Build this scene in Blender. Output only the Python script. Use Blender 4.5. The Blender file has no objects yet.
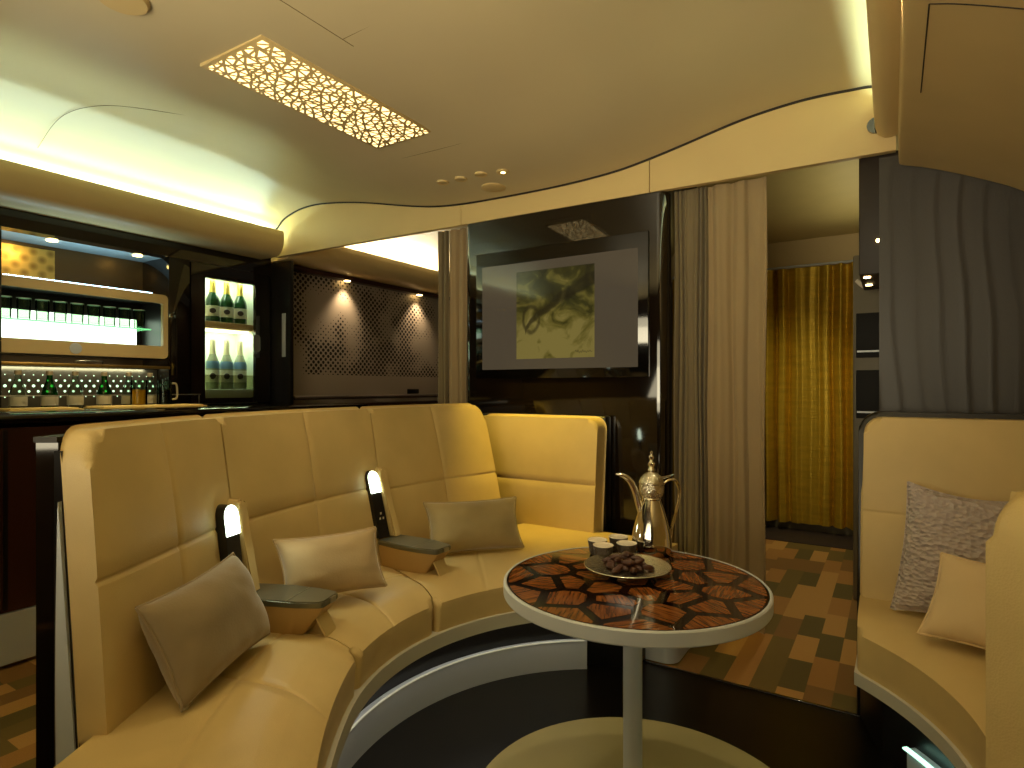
import bpy, bmesh, math, random
from mathutils import Vector, Matrix, noise as mnoise
from mathutils.geometry import delaunay_2d_cdt
random.seed(7)
C = bpy.context.scene.collection
SC = bpy.context.scene
PI = math.pi
rad = math.radians

# ------------------------------------------------------------------ camera, world, lights, exposure
cam = bpy.data.cameras.new('camera'); cam_o = bpy.data.objects.new('camera', cam); C.objects.link(cam_o)
cam_o.location = (0, 0, 1.2); cam_o.rotation_euler = (rad(90), 0, rad(32.4))
cam.sensor_width = 36; cam.lens = 36*600/1024; cam.shift_y = 4/1024; cam.clip_start = .02
SC.camera = cam_o
SC.view_settings.view_transform = 'Standard'; SC.view_settings.look = 'None'
SC.view_settings.exposure = 0.0; SC.view_settings.gamma = 1; SC.view_settings.use_curve_mapping = False
w = bpy.data.worlds.new('world'); SC.world = w; w.use_nodes = True
w.node_tree.nodes['Background'].inputs[0].default_value = (1.0, .78, .5, 1)
w.node_tree.nodes['Background'].inputs[1].default_value = .05

def area(name, loc, rot, sx, sy, power, col):
    l = bpy.data.lights.new(name, 'AREA'); l.shape = 'RECTANGLE'; l.size = sx; l.size_y = sy; l.energy = power; l.color = col
    o = bpy.data.objects.new(name, l); C.objects.link(o); o.location = loc; o.rotation_euler = rot; return o
def spot(name, loc, target, power, col, angle=60, blend=.6, size=.025):
    l = bpy.data.lights.new(name, 'SPOT'); l.energy = power; l.color = col; l.spot_size = rad(angle); l.spot_blend = blend; l.shadow_soft_size = size
    o = bpy.data.objects.new(name, l); C.objects.link(o); o.location = loc
    o.rotation_euler = (Vector(target)-Vector(loc)).to_track_quat('-Z', 'Y').to_euler(); return o
WARM = (1, .80, .48); GREENISH = (.72, 1, .80); YEL = (1, .72, .10); COOL = (.55, .85, 1); NEUT = (1, .87, .58)
UP = (rad(180), 0, 0)
area('cove_light_bar_side', (-4.19, .9, 2.365), UP, .05, 4.2, 33, GREENISH)
area('cove_light_window_side', (.03, .9, 2.38), UP, .05, 4.2, 20, GREENISH)
area('cove_light_galley', (-4.19, 4.2, 2.40), UP, .05, 2.0, 22, (1, .95, .72))
spot('downlight_wall_seat', (-1.70, 2.60, 2.33), (-1.60, 2.93, .8), 115, YEL, 50, .9)
spot('fill_middle_seat', (-1.45, 1.45, 2.33), (-1.52, 1.42, .4), 15, WARM, 75, .9)  # added fill on the middle seat, no fixture in the ceiling
spot('fill_end_seat', (-1.25, .55, 2.33), (-1.28, .75, .4), 1.5, WARM, 75, .9)  # weak fill added over the near end seat, no lamp there
spot('fill_table', (-.75, 1.9, 2.36), (-.65, 1.65, .66), 20, WARM, 62, .8)  # added spot to brighten the tabletop, has no fixture
spot('fill_window_sofa', (.02, 1.9, 2.25), (.15, 2.45, .6), 15, (1, .76, .46), 85, .9)  # warm fill added for the window sofa, without a fixture
for i_ in range(5):   # strip lights under the rim of the curved sofa and, cooler, of the window sofa
    a_ = rad(135+24*i_); area('under_seat_light', (-.615+.835*math.cos(a_), 1.6+.835*math.sin(a_), .246), (0, 0, a_), .02, .33, .13, (1, .92, .74))
for i_ in range(3):
    a_ = rad(34-24*i_); area('under_seat_light', (-.615+.835*math.cos(a_), 1.6+.835*math.sin(a_), .246), (0, 0, a_), .02, .3, .10, (.7, 1, .85))
spot('fill_aisle', (-.5, 4.2, 2.36), (-.55, 4.6, 0), 40, (1, .86, .52), 110, .8)  # added fill that brightens the aisle carpet, no fixture behind it
spot('fill_gold_curtain', (-.6, 4.5, 2.34), (-.8, 5.6, .5), 12, (1, .86, .40), 70, .9)  # extra spot added to light the gold curtain, no fixture
area('fill_aisle_ceiling', (-.2, 4.3, 2.1), UP, .2, 1.6, 1.6, (1, .95, .62))  # added upward fill for the aisle ceiling, no cove built here
cb_l = area('fill_behind', (-.85, -1.3, 1.35), (rad(104), 0, rad(6)), 1.9, .9, 9, NEUT); cb_l.data.spread = rad(75)  # added fill behind the camera to lift the valance, no real lamp
cb_u = area('upward_fill_behind', (-1.0, -.75, 1.25), (rad(153), 0, 0), 2.0, .9, 42, NEUT); cb_u.data.spread = rad(150)  # unseen upward fill added behind the camera to brighten the ceiling
spot('fill_bar', (-2.95, 1.75, 2.44), (-3.95, 1.75, 1.15), 30, WARM, 75, .9)  # fill added for the counter and bar front, no fixture overhead

# ------------------------------------------------------------------ materials
def srgb(*c):
    return tuple(((v/255)/12.92 if v/255 <= .04045 else ((v/255+.055)/1.055)**2.4) for v in c)
MATS = {}
def nodes(name):
    m = bpy.data.materials.new(name); m.use_nodes = True
    nt = m.node_tree; return m, nt, nt.nodes['Principled BSDF']
def link(nt, a, b): nt.links.new(a, b)
def mat(name, rgb, rough=.5, metal=0, bump=0, bscale=80, var=.0, vscale=6, coat=0, sheen=0, spec=.5, kind='noise', stretch=(1,1,1), rvar=0, bdist=.004):
    if name in MATS: return MATS[name]
    m, nt, p = nodes(name); c = srgb(*rgb)
    p.inputs['Base Color'].default_value = (*c, 1); p.inputs['Roughness'].default_value = rough; p.inputs['Metallic'].default_value = metal
    p.inputs['Coat Weight'].default_value = coat; p.inputs['Coat Roughness'].default_value = .08
    p.inputs['Sheen Weight'].default_value = sheen; p.inputs['Specular IOR Level'].default_value = spec
    tc = nt.nodes.new('ShaderNodeTexCoord'); mp = nt.nodes.new('ShaderNodeMapping'); mp.inputs['Scale'].default_value = stretch
    link(nt, tc.outputs['Object'], mp.inputs['Vector'])
    if bump:
        t = nt.nodes.new('ShaderNodeTexVoronoi' if kind == 'voronoi' else 'ShaderNodeTexNoise'); t.inputs['Scale'].default_value = bscale
        link(nt, mp.outputs[0], t.inputs['Vector'])
        b = nt.nodes.new('ShaderNodeBump'); b.inputs['Strength'].default_value = bump; b.inputs['Distance'].default_value = bdist
        link(nt, t.outputs[0], b.inputs['Height']); link(nt, b.outputs[0], p.inputs['Normal'])
    if var or rvar:
        t2 = nt.nodes.new('ShaderNodeTexNoise'); t2.inputs['Scale'].default_value = vscale; t2.inputs['Detail'].default_value = 4
        link(nt, mp.outputs[0], t2.inputs['Vector'])
        if var:
            r = nt.nodes.new('ShaderNodeValToRGB')
            r.color_ramp.elements[0].position = .3; r.color_ramp.elements[1].position = .7
            r.color_ramp.elements[0].color = (*[v*(1-var) for v in c], 1); r.color_ramp.elements[1].color = (*[min(1, v*(1+var)) for v in c], 1)
            link(nt, t2.outputs[0], r.inputs[0]); link(nt, r.outputs[0], p.inputs['Base Color'])
        if rvar:
            mr = nt.nodes.new('ShaderNodeMapRange'); mr.inputs[3].default_value = rough-rvar; mr.inputs[4].default_value = rough+rvar
            link(nt, t2.outputs[0], mr.inputs[0]); link(nt, mr.outputs[0], p.inputs['Roughness'])
    MATS[name] = m; return m
def emit(name, rgb, strength):
    if name in MATS: return MATS[name]
    m, nt, p = nodes(name); c = srgb(*rgb)
    p.inputs['Base Color'].default_value = (*c, 1); p.inputs['Emission Color'].default_value = (*c, 1); p.inputs['Emission Strength'].default_value = strength
    p.inputs['Roughness'].default_value = .4
    MATS[name] = m; return m
def glass(name, rgb, refl=1.45, dens=1.0):
    if name in MATS: return MATS[name]
    m = bpy.data.materials.new(name); m.use_nodes = True; nt = m.node_tree; nt.nodes.clear()
    out = nt.nodes.new('ShaderNodeOutputMaterial'); mx = nt.nodes.new('ShaderNodeMixShader'); fr = nt.nodes.new('ShaderNodeFresnel')
    tr = nt.nodes.new('ShaderNodeBsdfTransparent'); gl = nt.nodes.new('ShaderNodeBsdfGlossy')
    fr.inputs['IOR'].default_value = refl; tr.inputs['Color'].default_value = (*srgb(*rgb), 1); gl.inputs['Roughness'].default_value = .03
    link(nt, fr.outputs[0], mx.inputs[0]); link(nt, tr.outputs[0], mx.inputs[1]); link(nt, gl.outputs[0], mx.inputs[2]); link(nt, mx.outputs[0], out.inputs[0])
    MATS[name] = m; return m

LEATHER = mat('leather', (205, 180, 124), .42, bump=.12, bscale=420, kind='voronoi', var=.07, vscale=5, spec=.4)
LEATHER_DARK = mat('leather_console', (190, 158, 104), .45, bump=.1, bscale=420, kind='voronoi', spec=.4)
CREAM = mat('cream_panel', (212, 186, 130), .45, bump=.03, bscale=30, var=.03, vscale=3)
CEIL = mat('ceiling_lacquer', (208, 192, 154), .38, bump=.04, bscale=3, var=.03, vscale=2, spec=.35)
SIDEW = mat('sidewall_panel', (196, 170, 118), .5, bump=.03, bscale=40, var=.03)
GROOVE = mat('shadow_gap', (34, 26, 16), .7)
SEAM = mat('panel_seam', (120, 98, 62), .6)
BLACKGLOSS = mat('dark_lacquer', (22, 16, 10), .05, coat=0, spec=.8)
BLACK = mat('black_satin', (16, 12, 9), .35, rvar=.05)
MAHOG = mat('mahogany', (58, 30, 18), .3, var=.2, vscale=4, stretch=(1, 1, .15), coat=.2)
STEEL = mat('brushed_steel', (186, 184, 172), .28, metal=1, bump=.05, bscale=200, stretch=(1, 1, .05))
STEEL_SAT = mat('satin_aluminium', (204, 210, 214), .42, metal=.2, rvar=.05)
RIM = mat('rim_satin', (196, 194, 182), .5)
TRAY = mat('tray_grey', (128, 128, 112), .32, metal=.7, rvar=.05)
SILVER = mat('polished_silver', (225, 220, 205), .09, metal=1, bump=.03, bscale=60)
SILVER_ENG = mat('engraved_silver', (215, 210, 192), .2, metal=1, bump=.4, bscale=260, kind='voronoi')
VELVET = mat('velvet_taupe', (140, 122, 88), .8, sheen=.5, bump=.15, bscale=160, var=.1, vscale=7)
VELVET_L = mat('velvet_beige', (192, 168, 126), .8, sheen=.5, bump=.15, bscale=160, var=.06, vscale=7)
VELVET_G = mat('velvet_gold_grey', (158, 138, 90), .75, sheen=.6, bump=.15, bscale=160, var=.12, vscale=7)
LAV = mat('quilted_silver_grey', (196, 182, 178), .6, sheen=.3, bump=1.0, bscale=52, kind='voronoi', stretch=(1, 1, 1.6), bdist=.014)
BEIGEC = mat('cream_cotton', (228, 202, 156), .8, sheen=.2, bump=.15, bscale=300)
TAUPE = mat('curtain_taupe', (156, 134, 98), .8, sheen=.2, bump=.2, bscale=220, stretch=(1, 1, .2), var=.06, vscale=8)
LINING = mat('curtain_lining', (118, 104, 76), .75, sheen=.2, bump=.2, bscale=220, stretch=(1, 1, .2), var=.1, vscale=8)
GOLD = mat('gold_satin', (206, 170, 52), .34, metal=.5, bump=.9, bscale=26, stretch=(.7, .7, 3.2), var=.12, vscale=9)
GREYCAB = mat('grey_laminate', (120, 112, 92), .5, var=.05)
WHITE = mat('porcelain', (235, 225, 205), .25, coat=.3)
CUPD = mat('cup_pewter', (88, 78, 66), .4, metal=.4, bump=.8, bscale=220, kind='voronoi')
FILL_W = emit('light_white_green', (236, 255, 226), 9)
DISC = mat('base_plate_satin', (172, 164, 116), .5, var=.03)
DATE = mat('date_skin', (72, 38, 20), .45, bump=.7, bscale=90, stretch=(1, 1, 1), var=.3, vscale=30)
BULB = emit('lamp_warm', (255, 214, 140), 14)
BULB_Y = emit('lamp_yellow', (255, 224, 130), 14)
PANEL_GLOW = emit('panel_glow', (255, 228, 160), 2.3)
LED = emit('led_cool', (200, 240, 255), 6)
GRN_GLASS = mat('green_bottle', (20, 62, 22), .08, coat=.6)
PALE_GLASS = mat('pale_bottle', (150, 150, 120), .12, coat=.5)
FOIL = mat('gold_foil', (214, 178, 84), .3, metal=.8, bump=.3, bscale=150)
FOIL_P = mat('pale_gold_foil', (206, 190, 150), .35, metal=.5, bump=.3, bscale=150)
LABELM = mat('bottle_label', (226, 214, 190), .6)
LABELB = mat('blue_label', (96, 128, 156), .5)
WATER_C = glass('clear_glass', (232, 242, 232), 1.25)
WATER_G = glass('green_glass', (96, 190, 110))
SMOKE = glass('cola_glass', (60, 36, 16))
JUICE = mat('orange_juice', (255, 172, 44), .4)
COLA = mat('dark_drink', (32, 17, 8), .2)
PAPER = mat('folded_napkin', (232, 204, 128), .8)
BRASS = mat('brass_ledge', (176, 142, 76), .35, metal=.8)

# carpet of plank blocks
def carpet():
    m, nt, p = nodes('plank_carpet'); N = nt.nodes
    tc = N.new('ShaderNodeTexCoord'); sp = N.new('ShaderNodeSeparateXYZ'); link(nt, tc.outputs['Object'], sp.inputs[0])
    def M(op, a, b=None):
        n = N.new('ShaderNodeMath'); n.operation = op
        for i, v in enumerate((a, b)):
            if v is None: continue
            if isinstance(v, (int, float)): n.inputs[i].default_value = v
            else: link(nt, v, n.inputs[i])
        return n.outputs[0]
    cx = M('FLOOR', M('DIVIDE', sp.outputs[0], .098))
    wn = N.new('ShaderNodeTexWhiteNoise'); wn.noise_dimensions = '1D'; link(nt, cx, wn.inputs['W'])
    cy = M('FLOOR', M('ADD', M('DIVIDE', sp.outputs[1], .30), M('MULTIPLY', wn.outputs[0], 1)))
    cb = N.new('ShaderNodeCombineXYZ'); link(nt, cx, cb.inputs[0]); link(nt, cy, cb.inputs[1])
    w2 = N.new('ShaderNodeTexWhiteNoise'); w2.noise_dimensions = '2D'; link(nt, cb.outputs[0], w2.inputs['Vector'])
    r = N.new('ShaderNodeValToRGB'); r.color_ramp.interpolation = 'CONSTANT'
    cols = [(0, (128, 106, 48)), (.24, (186, 134, 66)), (.46, (150, 110, 54)), (.64, (206, 156, 82)), (.82, (112, 96, 44))]
    e = r.color_ramp.elements; e[0].color = (*srgb(*cols[0][1]), 1); e[1].position = cols[1][0]; e[1].color = (*srgb(*cols[1][1]), 1)
    for pos, c in cols[2:]:
        x = e.new(pos); x.color = (*srgb(*c), 1)
    link(nt, w2.outputs[0], r.inputs[0])
    ns = N.new('ShaderNodeTexNoise'); ns.inputs['Scale'].default_value = 240; link(nt, tc.outputs['Object'], ns.inputs['Vector'])
    mx = N.new('ShaderNodeMix'); mx.data_type = 'RGBA'; mx.blend_type = 'MULTIPLY'; mx.inputs[0].default_value = .35
    link(nt, r.outputs[0], mx.inputs[6]); link(nt, ns.outputs[0], mx.inputs[7]); link(nt, mx.outputs[2], p.inputs['Base Color'])
    b = N.new('ShaderNodeBump'); b.inputs['Strength'].default_value = .3; b.inputs['Distance'].default_value = .003
    link(nt, ns.outputs[0], b.inputs['Height']); link(nt, b.outputs[0], p.inputs['Normal']); p.inputs['Roughness'].default_value = .85
    return m
CARPET = carpet()

def dots_mat(name, base, hole, pitch, r0, metal, rough, noise_scale=3, zmin=-9, soft=0):
    """perforated sheet: hexagonal rows of round holes over (Y,Z)"""
    m, nt, p = nodes(name); N = nt.nodes
    tc = N.new('ShaderNodeTexCoord'); sp = N.new('ShaderNodeSeparateXYZ'); link(nt, tc.outputs['Object'], sp.inputs[0])
    def M(op, a, b=None):
        n = N.new('ShaderNodeMath'); n.operation = op
        for i, v in enumerate((a, b)):
            if v is None: continue
            if isinstance(v, (int, float)): n.inputs[i].default_value = v
            else: link(nt, v, n.inputs[i])
        return n.outputs[0]
    def grid(off):
        a = M('SUBTRACT', M('FRACT', M('ADD', M('DIVIDE', sp.outputs[1], pitch), off)), .5)
        b = M('SUBTRACT', M('FRACT', M('ADD', M('DIVIDE', sp.outputs[2], pitch), off)), .5)
        return M('SQRT', M('ADD', M('MULTIPLY', a, a), M('MULTIPLY', b, b)))
    d = M('MINIMUM', grid(0.0), grid(.5))
    ns = N.new('ShaderNodeTexNoise'); ns.inputs['Scale'].default_value = noise_scale; link(nt, tc.outputs['Object'], ns.inputs['Vector'])
    rr = M('MULTIPLY', M('MINIMUM', M('MAXIMUM', M('MULTIPLY', M('SUBTRACT', ns.outputs[0], .36), 6), 0), 1), r0)
    hole_f = M('MULTIPLY', M('LESS_THAN', d, rr), M('GREATER_THAN', sp.outputs[2], zmin))
    mx = N.new('ShaderNodeMix'); mx.data_type = 'RGBA'; link(nt, hole_f, mx.inputs[0])
    mx.inputs[6].default_value = (*srgb(*base), 1); mx.inputs[7].default_value = (*srgb(*hole), 1)
    link(nt, mx.outputs[2], p.inputs['Base Color']); p.inputs['Roughness'].default_value = rough
    link(nt, M('MULTIPLY', M('SUBTRACT', 1, hole_f), metal), p.inputs['Metallic'])
    return m
PERF = dots_mat('perforated_metal', (176, 164, 148), (20, 15, 12), .055, .27, .3, .42, 2.2, 1.32)

def gold_pattern():
    m, nt, p = nodes('gold_lattice'); N = nt.nodes
    tc = N.new('ShaderNodeTexCoord'); v = N.new('ShaderNodeTexVoronoi'); v.feature = 'F1'; v.inputs['Scale'].default_value = 15; v.inputs['Randomness'].default_value = 0
    mp = N.new('ShaderNodeMapping'); mp.inputs['Rotation'].default_value = (rad(45), 0, 0); link(nt, tc.outputs['Object'], mp.inputs[0]); link(nt, mp.outputs[0], v.inputs['Vector'])
    r = N.new('ShaderNodeValToRGB'); e = r.color_ramp.elements
    e[0].position = .12; e[0].color = (*srgb(120, 84, 30), 1); e[1].position = .5; e[1].color = (*srgb(214, 170, 80), 1)
    link(nt, v.outputs[0], r.inputs[0]); link(nt, r.outputs[0], p.inputs['Base Color']); p.inputs['Metallic'].default_value = .7; p.inputs['Roughness'].default_value = .38
    return m
GOLDPAT = gold_pattern()

def veneer():
    m, nt, p = nodes('wood_veneer'); N = nt.nodes
    g = N.new('ShaderNodeNewGeometry'); tc = N.new('ShaderNodeTexCoord')
    vr = N.new('ShaderNodeVectorRotate'); vr.rotation_type = 'Z_AXIS'; mu = N.new('ShaderNodeMath'); mu.operation = 'MULTIPLY'; mu.inputs[1].default_value = 6.28
    link(nt, g.outputs['Random Per Island'], mu.inputs[0]); link(nt, tc.outputs['Object'], vr.inputs['Vector']); link(nt, mu.outputs[0], vr.inputs['Angle'])
    mp = N.new('ShaderNodeMapping'); mp.inputs['Scale'].default_value = (12, 130, 12); link(nt, vr.outputs[0], mp.inputs[0])
    ns = N.new('ShaderNodeTexNoise'); ns.inputs['Scale'].default_value = 1; ns.inputs['Detail'].default_value = 3; link(nt, mp.outputs[0], ns.inputs['Vector'])
    r = N.new('ShaderNodeValToRGB'); e = r.color_ramp.elements
    e[0].position = .32; e[0].color = (*srgb(78, 42, 17), 1); e[1].position = .68; e[1].color = (*srgb(148, 90, 42), 1)
    link(nt, ns.outputs[0], r.inputs[0]); link(nt, r.outputs[0], p.inputs['Base Color'])
    p.inputs['Roughness'].default_value = .07
    return m
VENEER = veneer()
STRAP = mat('dark_strapwork', (26, 13, 7), .07, var=.2, vscale=40)

def screen_art():
    m, nt, p = nodes('screen_painting'); N = nt.nodes
    uv = N.new('ShaderNodeTexCoord'); sp = N.new('ShaderNodeSeparateXYZ'); link(nt, uv.outputs['UV'], sp.inputs[0])
    def M(op, a, b=None):
        n = N.new('ShaderNodeMath'); n.operation = op
        for i, v in enumerate((a, b)):
            if v is None: continue
            if isinstance(v, (int, float)): n.inputs[i].default_value = v
            else: link(nt, v, n.inputs[i])
        return n.outputs[0]
    ns = N.new('ShaderNodeTexNoise'); ns.inputs['Scale'].default_value = 4.0; ns.inputs['Detail'].default_value = 5; ns.inputs['Distortion'].default_value = 1.2
    link(nt, uv.outputs['UV'], ns.inputs['Vector'])
    # dark foliage above, pale wash below
    h = M('ADD', M('MULTIPLY', M('SUBTRACT', sp.outputs[1], .46), 1.1), M('MULTIPLY', M('SUBTRACT', ns.outputs[0], .5), 2.6))
    r = N.new('ShaderNodeValToRGB'); e = r.color_ramp.elements
    e[0].position = 0; e[0].color = (*srgb(128, 114, 58), 1); e[1].position = 1; e[1].color = (*srgb(34, 30, 12), 1)
    a = e.new(.28); a.color = (*srgb(98, 88, 36), 1); a = e.new(.6); a.color = (*srgb(56, 52, 18), 1)
    link(nt, M('ADD', h, .3), r.inputs[0])
    w1 = N.new('ShaderNodeTexNoise'); w1.inputs['Scale'].default_value = 6; link(nt, uv.outputs['UV'], w1.inputs['Vector'])
    # a bent branch rising from a loop low at one side to the far upper corner
    fx = M('ADD', M('MULTIPLY', M('POWER', M('MAXIMUM', M('SUBTRACT', sp.outputs[0], .1), 0), .62), .62), M('ADD', M('MULTIPLY', w1.outputs[0], .1), .22))
    soft = lambda d, wd, e: M('MINIMUM', M('MAXIMUM', M('DIVIDE', M('SUBTRACT', wd, d), e), 0), 1)
    br = soft(M('ABSOLUTE', M('SUBTRACT', sp.outputs[1], fx)), M('ADD', .045, M('MULTIPLY', sp.outputs[0], .05)), .03)
    br = M('MULTIPLY', br, M('GREATER_THAN', sp.outputs[0], .12))
    dx = M('SUBTRACT', sp.outputs[0], .20); dy = M('SUBTRACT', sp.outputs[1], .45)
    ring = M('SQRT', M('ADD', M('MULTIPLY', M('MULTIPLY', dx, dx), 1.9), M('MULTIPLY', dy, dy)))
    lp = M('MULTIPLY', soft(M('ABSOLUTE', M('SUBTRACT', M('ADD', ring, M('MULTIPLY', w1.outputs[0], .05)), .17)), .035, .025), .8)
    f = M('MULTIPLY', M('MAXIMUM', br, lp), .8)
    mx = N.new('ShaderNodeMix'); mx.data_type = 'RGBA'; link(nt, f, mx.inputs[0]); link(nt, r.outputs[0], mx.inputs[6]); mx.inputs[7].default_value = (*srgb(30, 24, 12), 1)
    p.inputs['Base Color'].default_value = (.01, .01, .008, 1); link(nt, mx.outputs[2], p.inputs['Emission Color']); p.inputs['Emission Strength'].default_value = .72
    p.inputs['Roughness'].default_value = .08
    return m
ART = screen_art()
SCREEN = emit('screen_ground', (84, 73, 56), .7); SCREEN.node_tree.nodes['Principled BSDF'].inputs['Base Color'].default_value = (.01, .01, .01, 1); SCREEN.node_tree.nodes['Principled BSDF'].inputs['Roughness'].default_value = .08

def wave_wall_mat():
    m = mat('wave_panel', (56, 51, 46), .42, var=.2, vscale=2.5, stretch=(1, 1, .3), bump=.1, bscale=160); return m
WAVE = wave_wall_mat()

# ------------------------------------------------------------------ helpers
def wpos(o):
    v = Vector((0, 0, 0))
    while o is not None:
        v += o.location; o = o.parent
    return v
def tag(o, label=None, cat=None, group=None, kind=None):
    if label: o['label'] = label
    if cat: o['category'] = cat
    if group: o['group'] = group
    if kind: o['kind'] = kind
    return o
def empty(name, loc, label, cat, group=None):
    o = bpy.data.objects.new(name, None); C.objects.link(o); o.location = loc; o.empty_display_size = .05
    return tag(o, label, cat, group)
def obj(name, bm, m, parent=None, smooth=35, uv=False):
    bmesh.ops.recalc_face_normals(bm, faces=bm.faces)
    me = bpy.data.meshes.new(name)
    if smooth:
        for f in bm.faces: f.smooth = True
    bm.to_mesh(me); bm.free()
    if smooth: me.set_sharp_from_angle(angle=rad(smooth))
    for x in (m if isinstance(m, (list, tuple)) else [m]): me.materials.append(x)
    o = bpy.data.objects.new(name, me); C.objects.link(o)
    if parent is not None:
        o.parent = parent; o.location = -wpos(parent)
    else:
        co = [v.co for v in me.vertices]
        lo = Vector([min(c[i] for c in co) for i in range(3)]); hi = Vector([max(c[i] for c in co) for i in range(3)])
        b = Vector(((lo.x+hi.x)/2, (lo.y+hi.y)/2, lo.z)) if name not in ('floor', 'galley_shutter') else Vector((0, 0, 0))
        me.transform(Matrix.Translation(-b)); o.location = b
    return o
def struct(name, bm, m, parent=None, smooth=35):
    o = obj(name, bm, m, parent, smooth); o['kind'] = 'structure'; return o
def tree_copy(o, parent=None):
    c = o.copy(); C.objects.link(c)
    if parent is not None: c.parent = parent
    for ch in list(o.children): tree_copy(ch, c)
    return c
def box(x0, x1, y0, y1, z0, z1, bev=0, seg=2, bm=None):
    bm2 = bmesh.new(); bmesh.ops.create_cube(bm2, size=1)
    for v in bm2.verts: v.co = Vector(((x0+x1)/2+v.co.x*(x1-x0), (y0+y1)/2+v.co.y*(y1-y0), (z0+z1)/2+v.co.z*(z1-z0)))
    if bev: bmesh.ops.bevel(bm2, geom=bm2.edges[:], offset=bev, segments=seg, affect='EDGES', profile=.5)
    return merge(bm, bm2)
def merge(a, b):
    if a is None: return b
    me = bpy.data.meshes.new('t'); b.to_mesh(me); b.free(); a.from_mesh(me); bpy.data.meshes.remove(me); return a
def lathe(profile, c=(0, 0, 0), n=32, axis='Z', bm=None):
    b = bmesh.new(); rings = []
    for r, z in profile:
        if r < 1e-6: rings.append([b.verts.new((0, 0, z))])
        else: rings.append([b.verts.new((r*math.cos(2*PI*i/n), r*math.sin(2*PI*i/n), z)) for i in range(n)])
    for A, B in zip(rings, rings[1:]):
        for i in range(n):
            j = (i+1) % n
            q = [A[i % len(A)], A[j % len(A)], B[j % len(B)], B[i % len(B)]]
            u = []
            for v in q:
                if v not in u: u.append(v)
            if len(u) > 2: b.faces.new(u)
    for R in (rings[0], rings[-1]):
        if len(R) > 2: b.faces.new(R)
    for v in b.verts:
        x, y, z = v.co
        if axis == 'X': v.co = Vector((z, x, y))
        if axis == 'Y': v.co = Vector((x, z, y))
        v.co += Vector(c)
    return merge(bm, b)
def catmull(P, t):
    n = len(P)-1; t = max(0, min(n-1e-9, t)); i = int(t); f = t-i
    p0 = P[max(0, i-1)]; p1 = P[i]; p2 = P[i+1]; p3 = P[min(n, i+2)]
    return tuple(.5*(2*b+(c-a)*f+(2*a-5*b+4*c-d)*f*f+(3*b-a-3*c+d)*f**3) for a, b, c, d in zip(p0, p1, p2, p3))
def tube(P, R, n=12, steps=None, bm=None, flat=1.0):
    """round tube through points P with radii R"""
    b = bmesh.new(); k = steps or (len(P)-1)*8
    pts = [Vector(catmull(P, (len(P)-1)*i/k)) for i in range(k+1)]
    rr = [catmull([(r,) for r in R], (len(R)-1)*i/k)[0] if isinstance(R, (list, tuple)) else R for i in range(k+1)]
    rings = []; up = None
    for i, p in enumerate(pts):
        d = (pts[min(k, i+1)]-pts[max(0, i-1)]).normalized()
        if up is None: up = d.orthogonal().normalized()
        up = (up-d*up.dot(d)).normalized(); s = d.cross(up)
        rings.append([b.verts.new(p+(up*math.cos(2*PI*j/n)*flat+s*math.sin(2*PI*j/n))*max(rr[i], 1e-4)) for j in range(n)])
    for A, B in zip(rings, rings[1:]):
        for i in range(n): b.faces.new([A[i], A[(i+1) % n], B[(i+1) % n], B[i]])
    b.faces.new(rings[0]); b.faces.new(rings[-1])
    return merge(bm, b)
def prism(poly, h, f):
    """extrude 2D polygon: f(x, y, k) -> world, k = 0..h"""
    b = bmesh.new(); A = [b.verts.new(f(x, y, 0)) for x, y in poly]; B = [b.verts.new(f(x, y, h)) for x, y in poly]
    b.faces.new(A); b.faces.new(B); n = len(poly)
    for i in range(n): b.faces.new([A[i], A[(i+1) % n], B[(i+1) % n], B[i]])
    return b
def rrect(x0, x1, y0, y1, R, n=6):
    if isinstance(R, (int, float)): R = (R,)*4
    out = []
    for (cx, cy, a0), r in zip(((x0, y0, 180), (x1, y0, 270), (x1, y1, 0), (x0, y1, 90)), R):
        if r < 1e-6: out.append((cx, cy)); continue
        ox = cx+(r if cx == x0 else -r); oy = cy+(r if cy == y0 else -r)
        for i in range(n+1):
            a = rad(a0+90*i/n); out.append((ox+r*math.cos(a), oy+r*math.sin(a)))
    return out
def slab(L, H, th, R, r, xs, ys, fn, r_back=0, seg=4, grooves_x=(), grooves_y=(), gd=.008, gw=.006):
    """rounded cushion slab in (x along, y up, z towards the front), cut along xs and ys, then mapped to the world by fn"""
    b = prism(rrect(0, L, 0, H, R), th, lambda x, y, k: Vector((x, y, k)))
    top = [e for e in b.edges if all(abs(v.co.z-th) < 1e-6 for v in e.verts)]
    if r: bmesh.ops.bevel(b, geom=top, offset=r, segments=seg, affect='EDGES', profile=.5)
    if r_back:
        bot = [e for e in b.edges if all(abs(v.co.z) < 1e-6 for v in e.verts)]
        bmesh.ops.bevel(b, geom=bot, offset=r_back, segments=3, affect='EDGES', profile=.5)
    cx = set(xs) | {g+s*gw for g in grooves_x for s in (-1.6, -.7, 0, .7, 1.6)}
    cy = set(ys) | {g+s*gw for g in grooves_y for s in (-1.6, -.7, 0, .7, 1.6)}
    for x in sorted(cx):
        bmesh.ops.bisect_plane(b, geom=b.verts[:]+b.edges[:]+b.faces[:], plane_co=(x, 0, 0), plane_no=(1, 0, 0))
    for y in sorted(cy):
        bmesh.ops.bisect_plane(b, geom=b.verts[:]+b.edges[:]+b.faces[:], plane_co=(0, y, 0), plane_no=(0, 1, 0))
    for v in b.verts:
        x, y, z = v.co
        if z > th*.5:
            for g in grooves_x: z -= gd*math.exp(-((x-g)/gw)**2)
            for g in grooves_y: z -= gd*math.exp(-((y-g)/gw)**2)
        v.co = Vector(fn(x, y, z))
    return b
def lin(a, b, n): return [a+(b-a)*i/n for i in range(1, n)]
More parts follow.
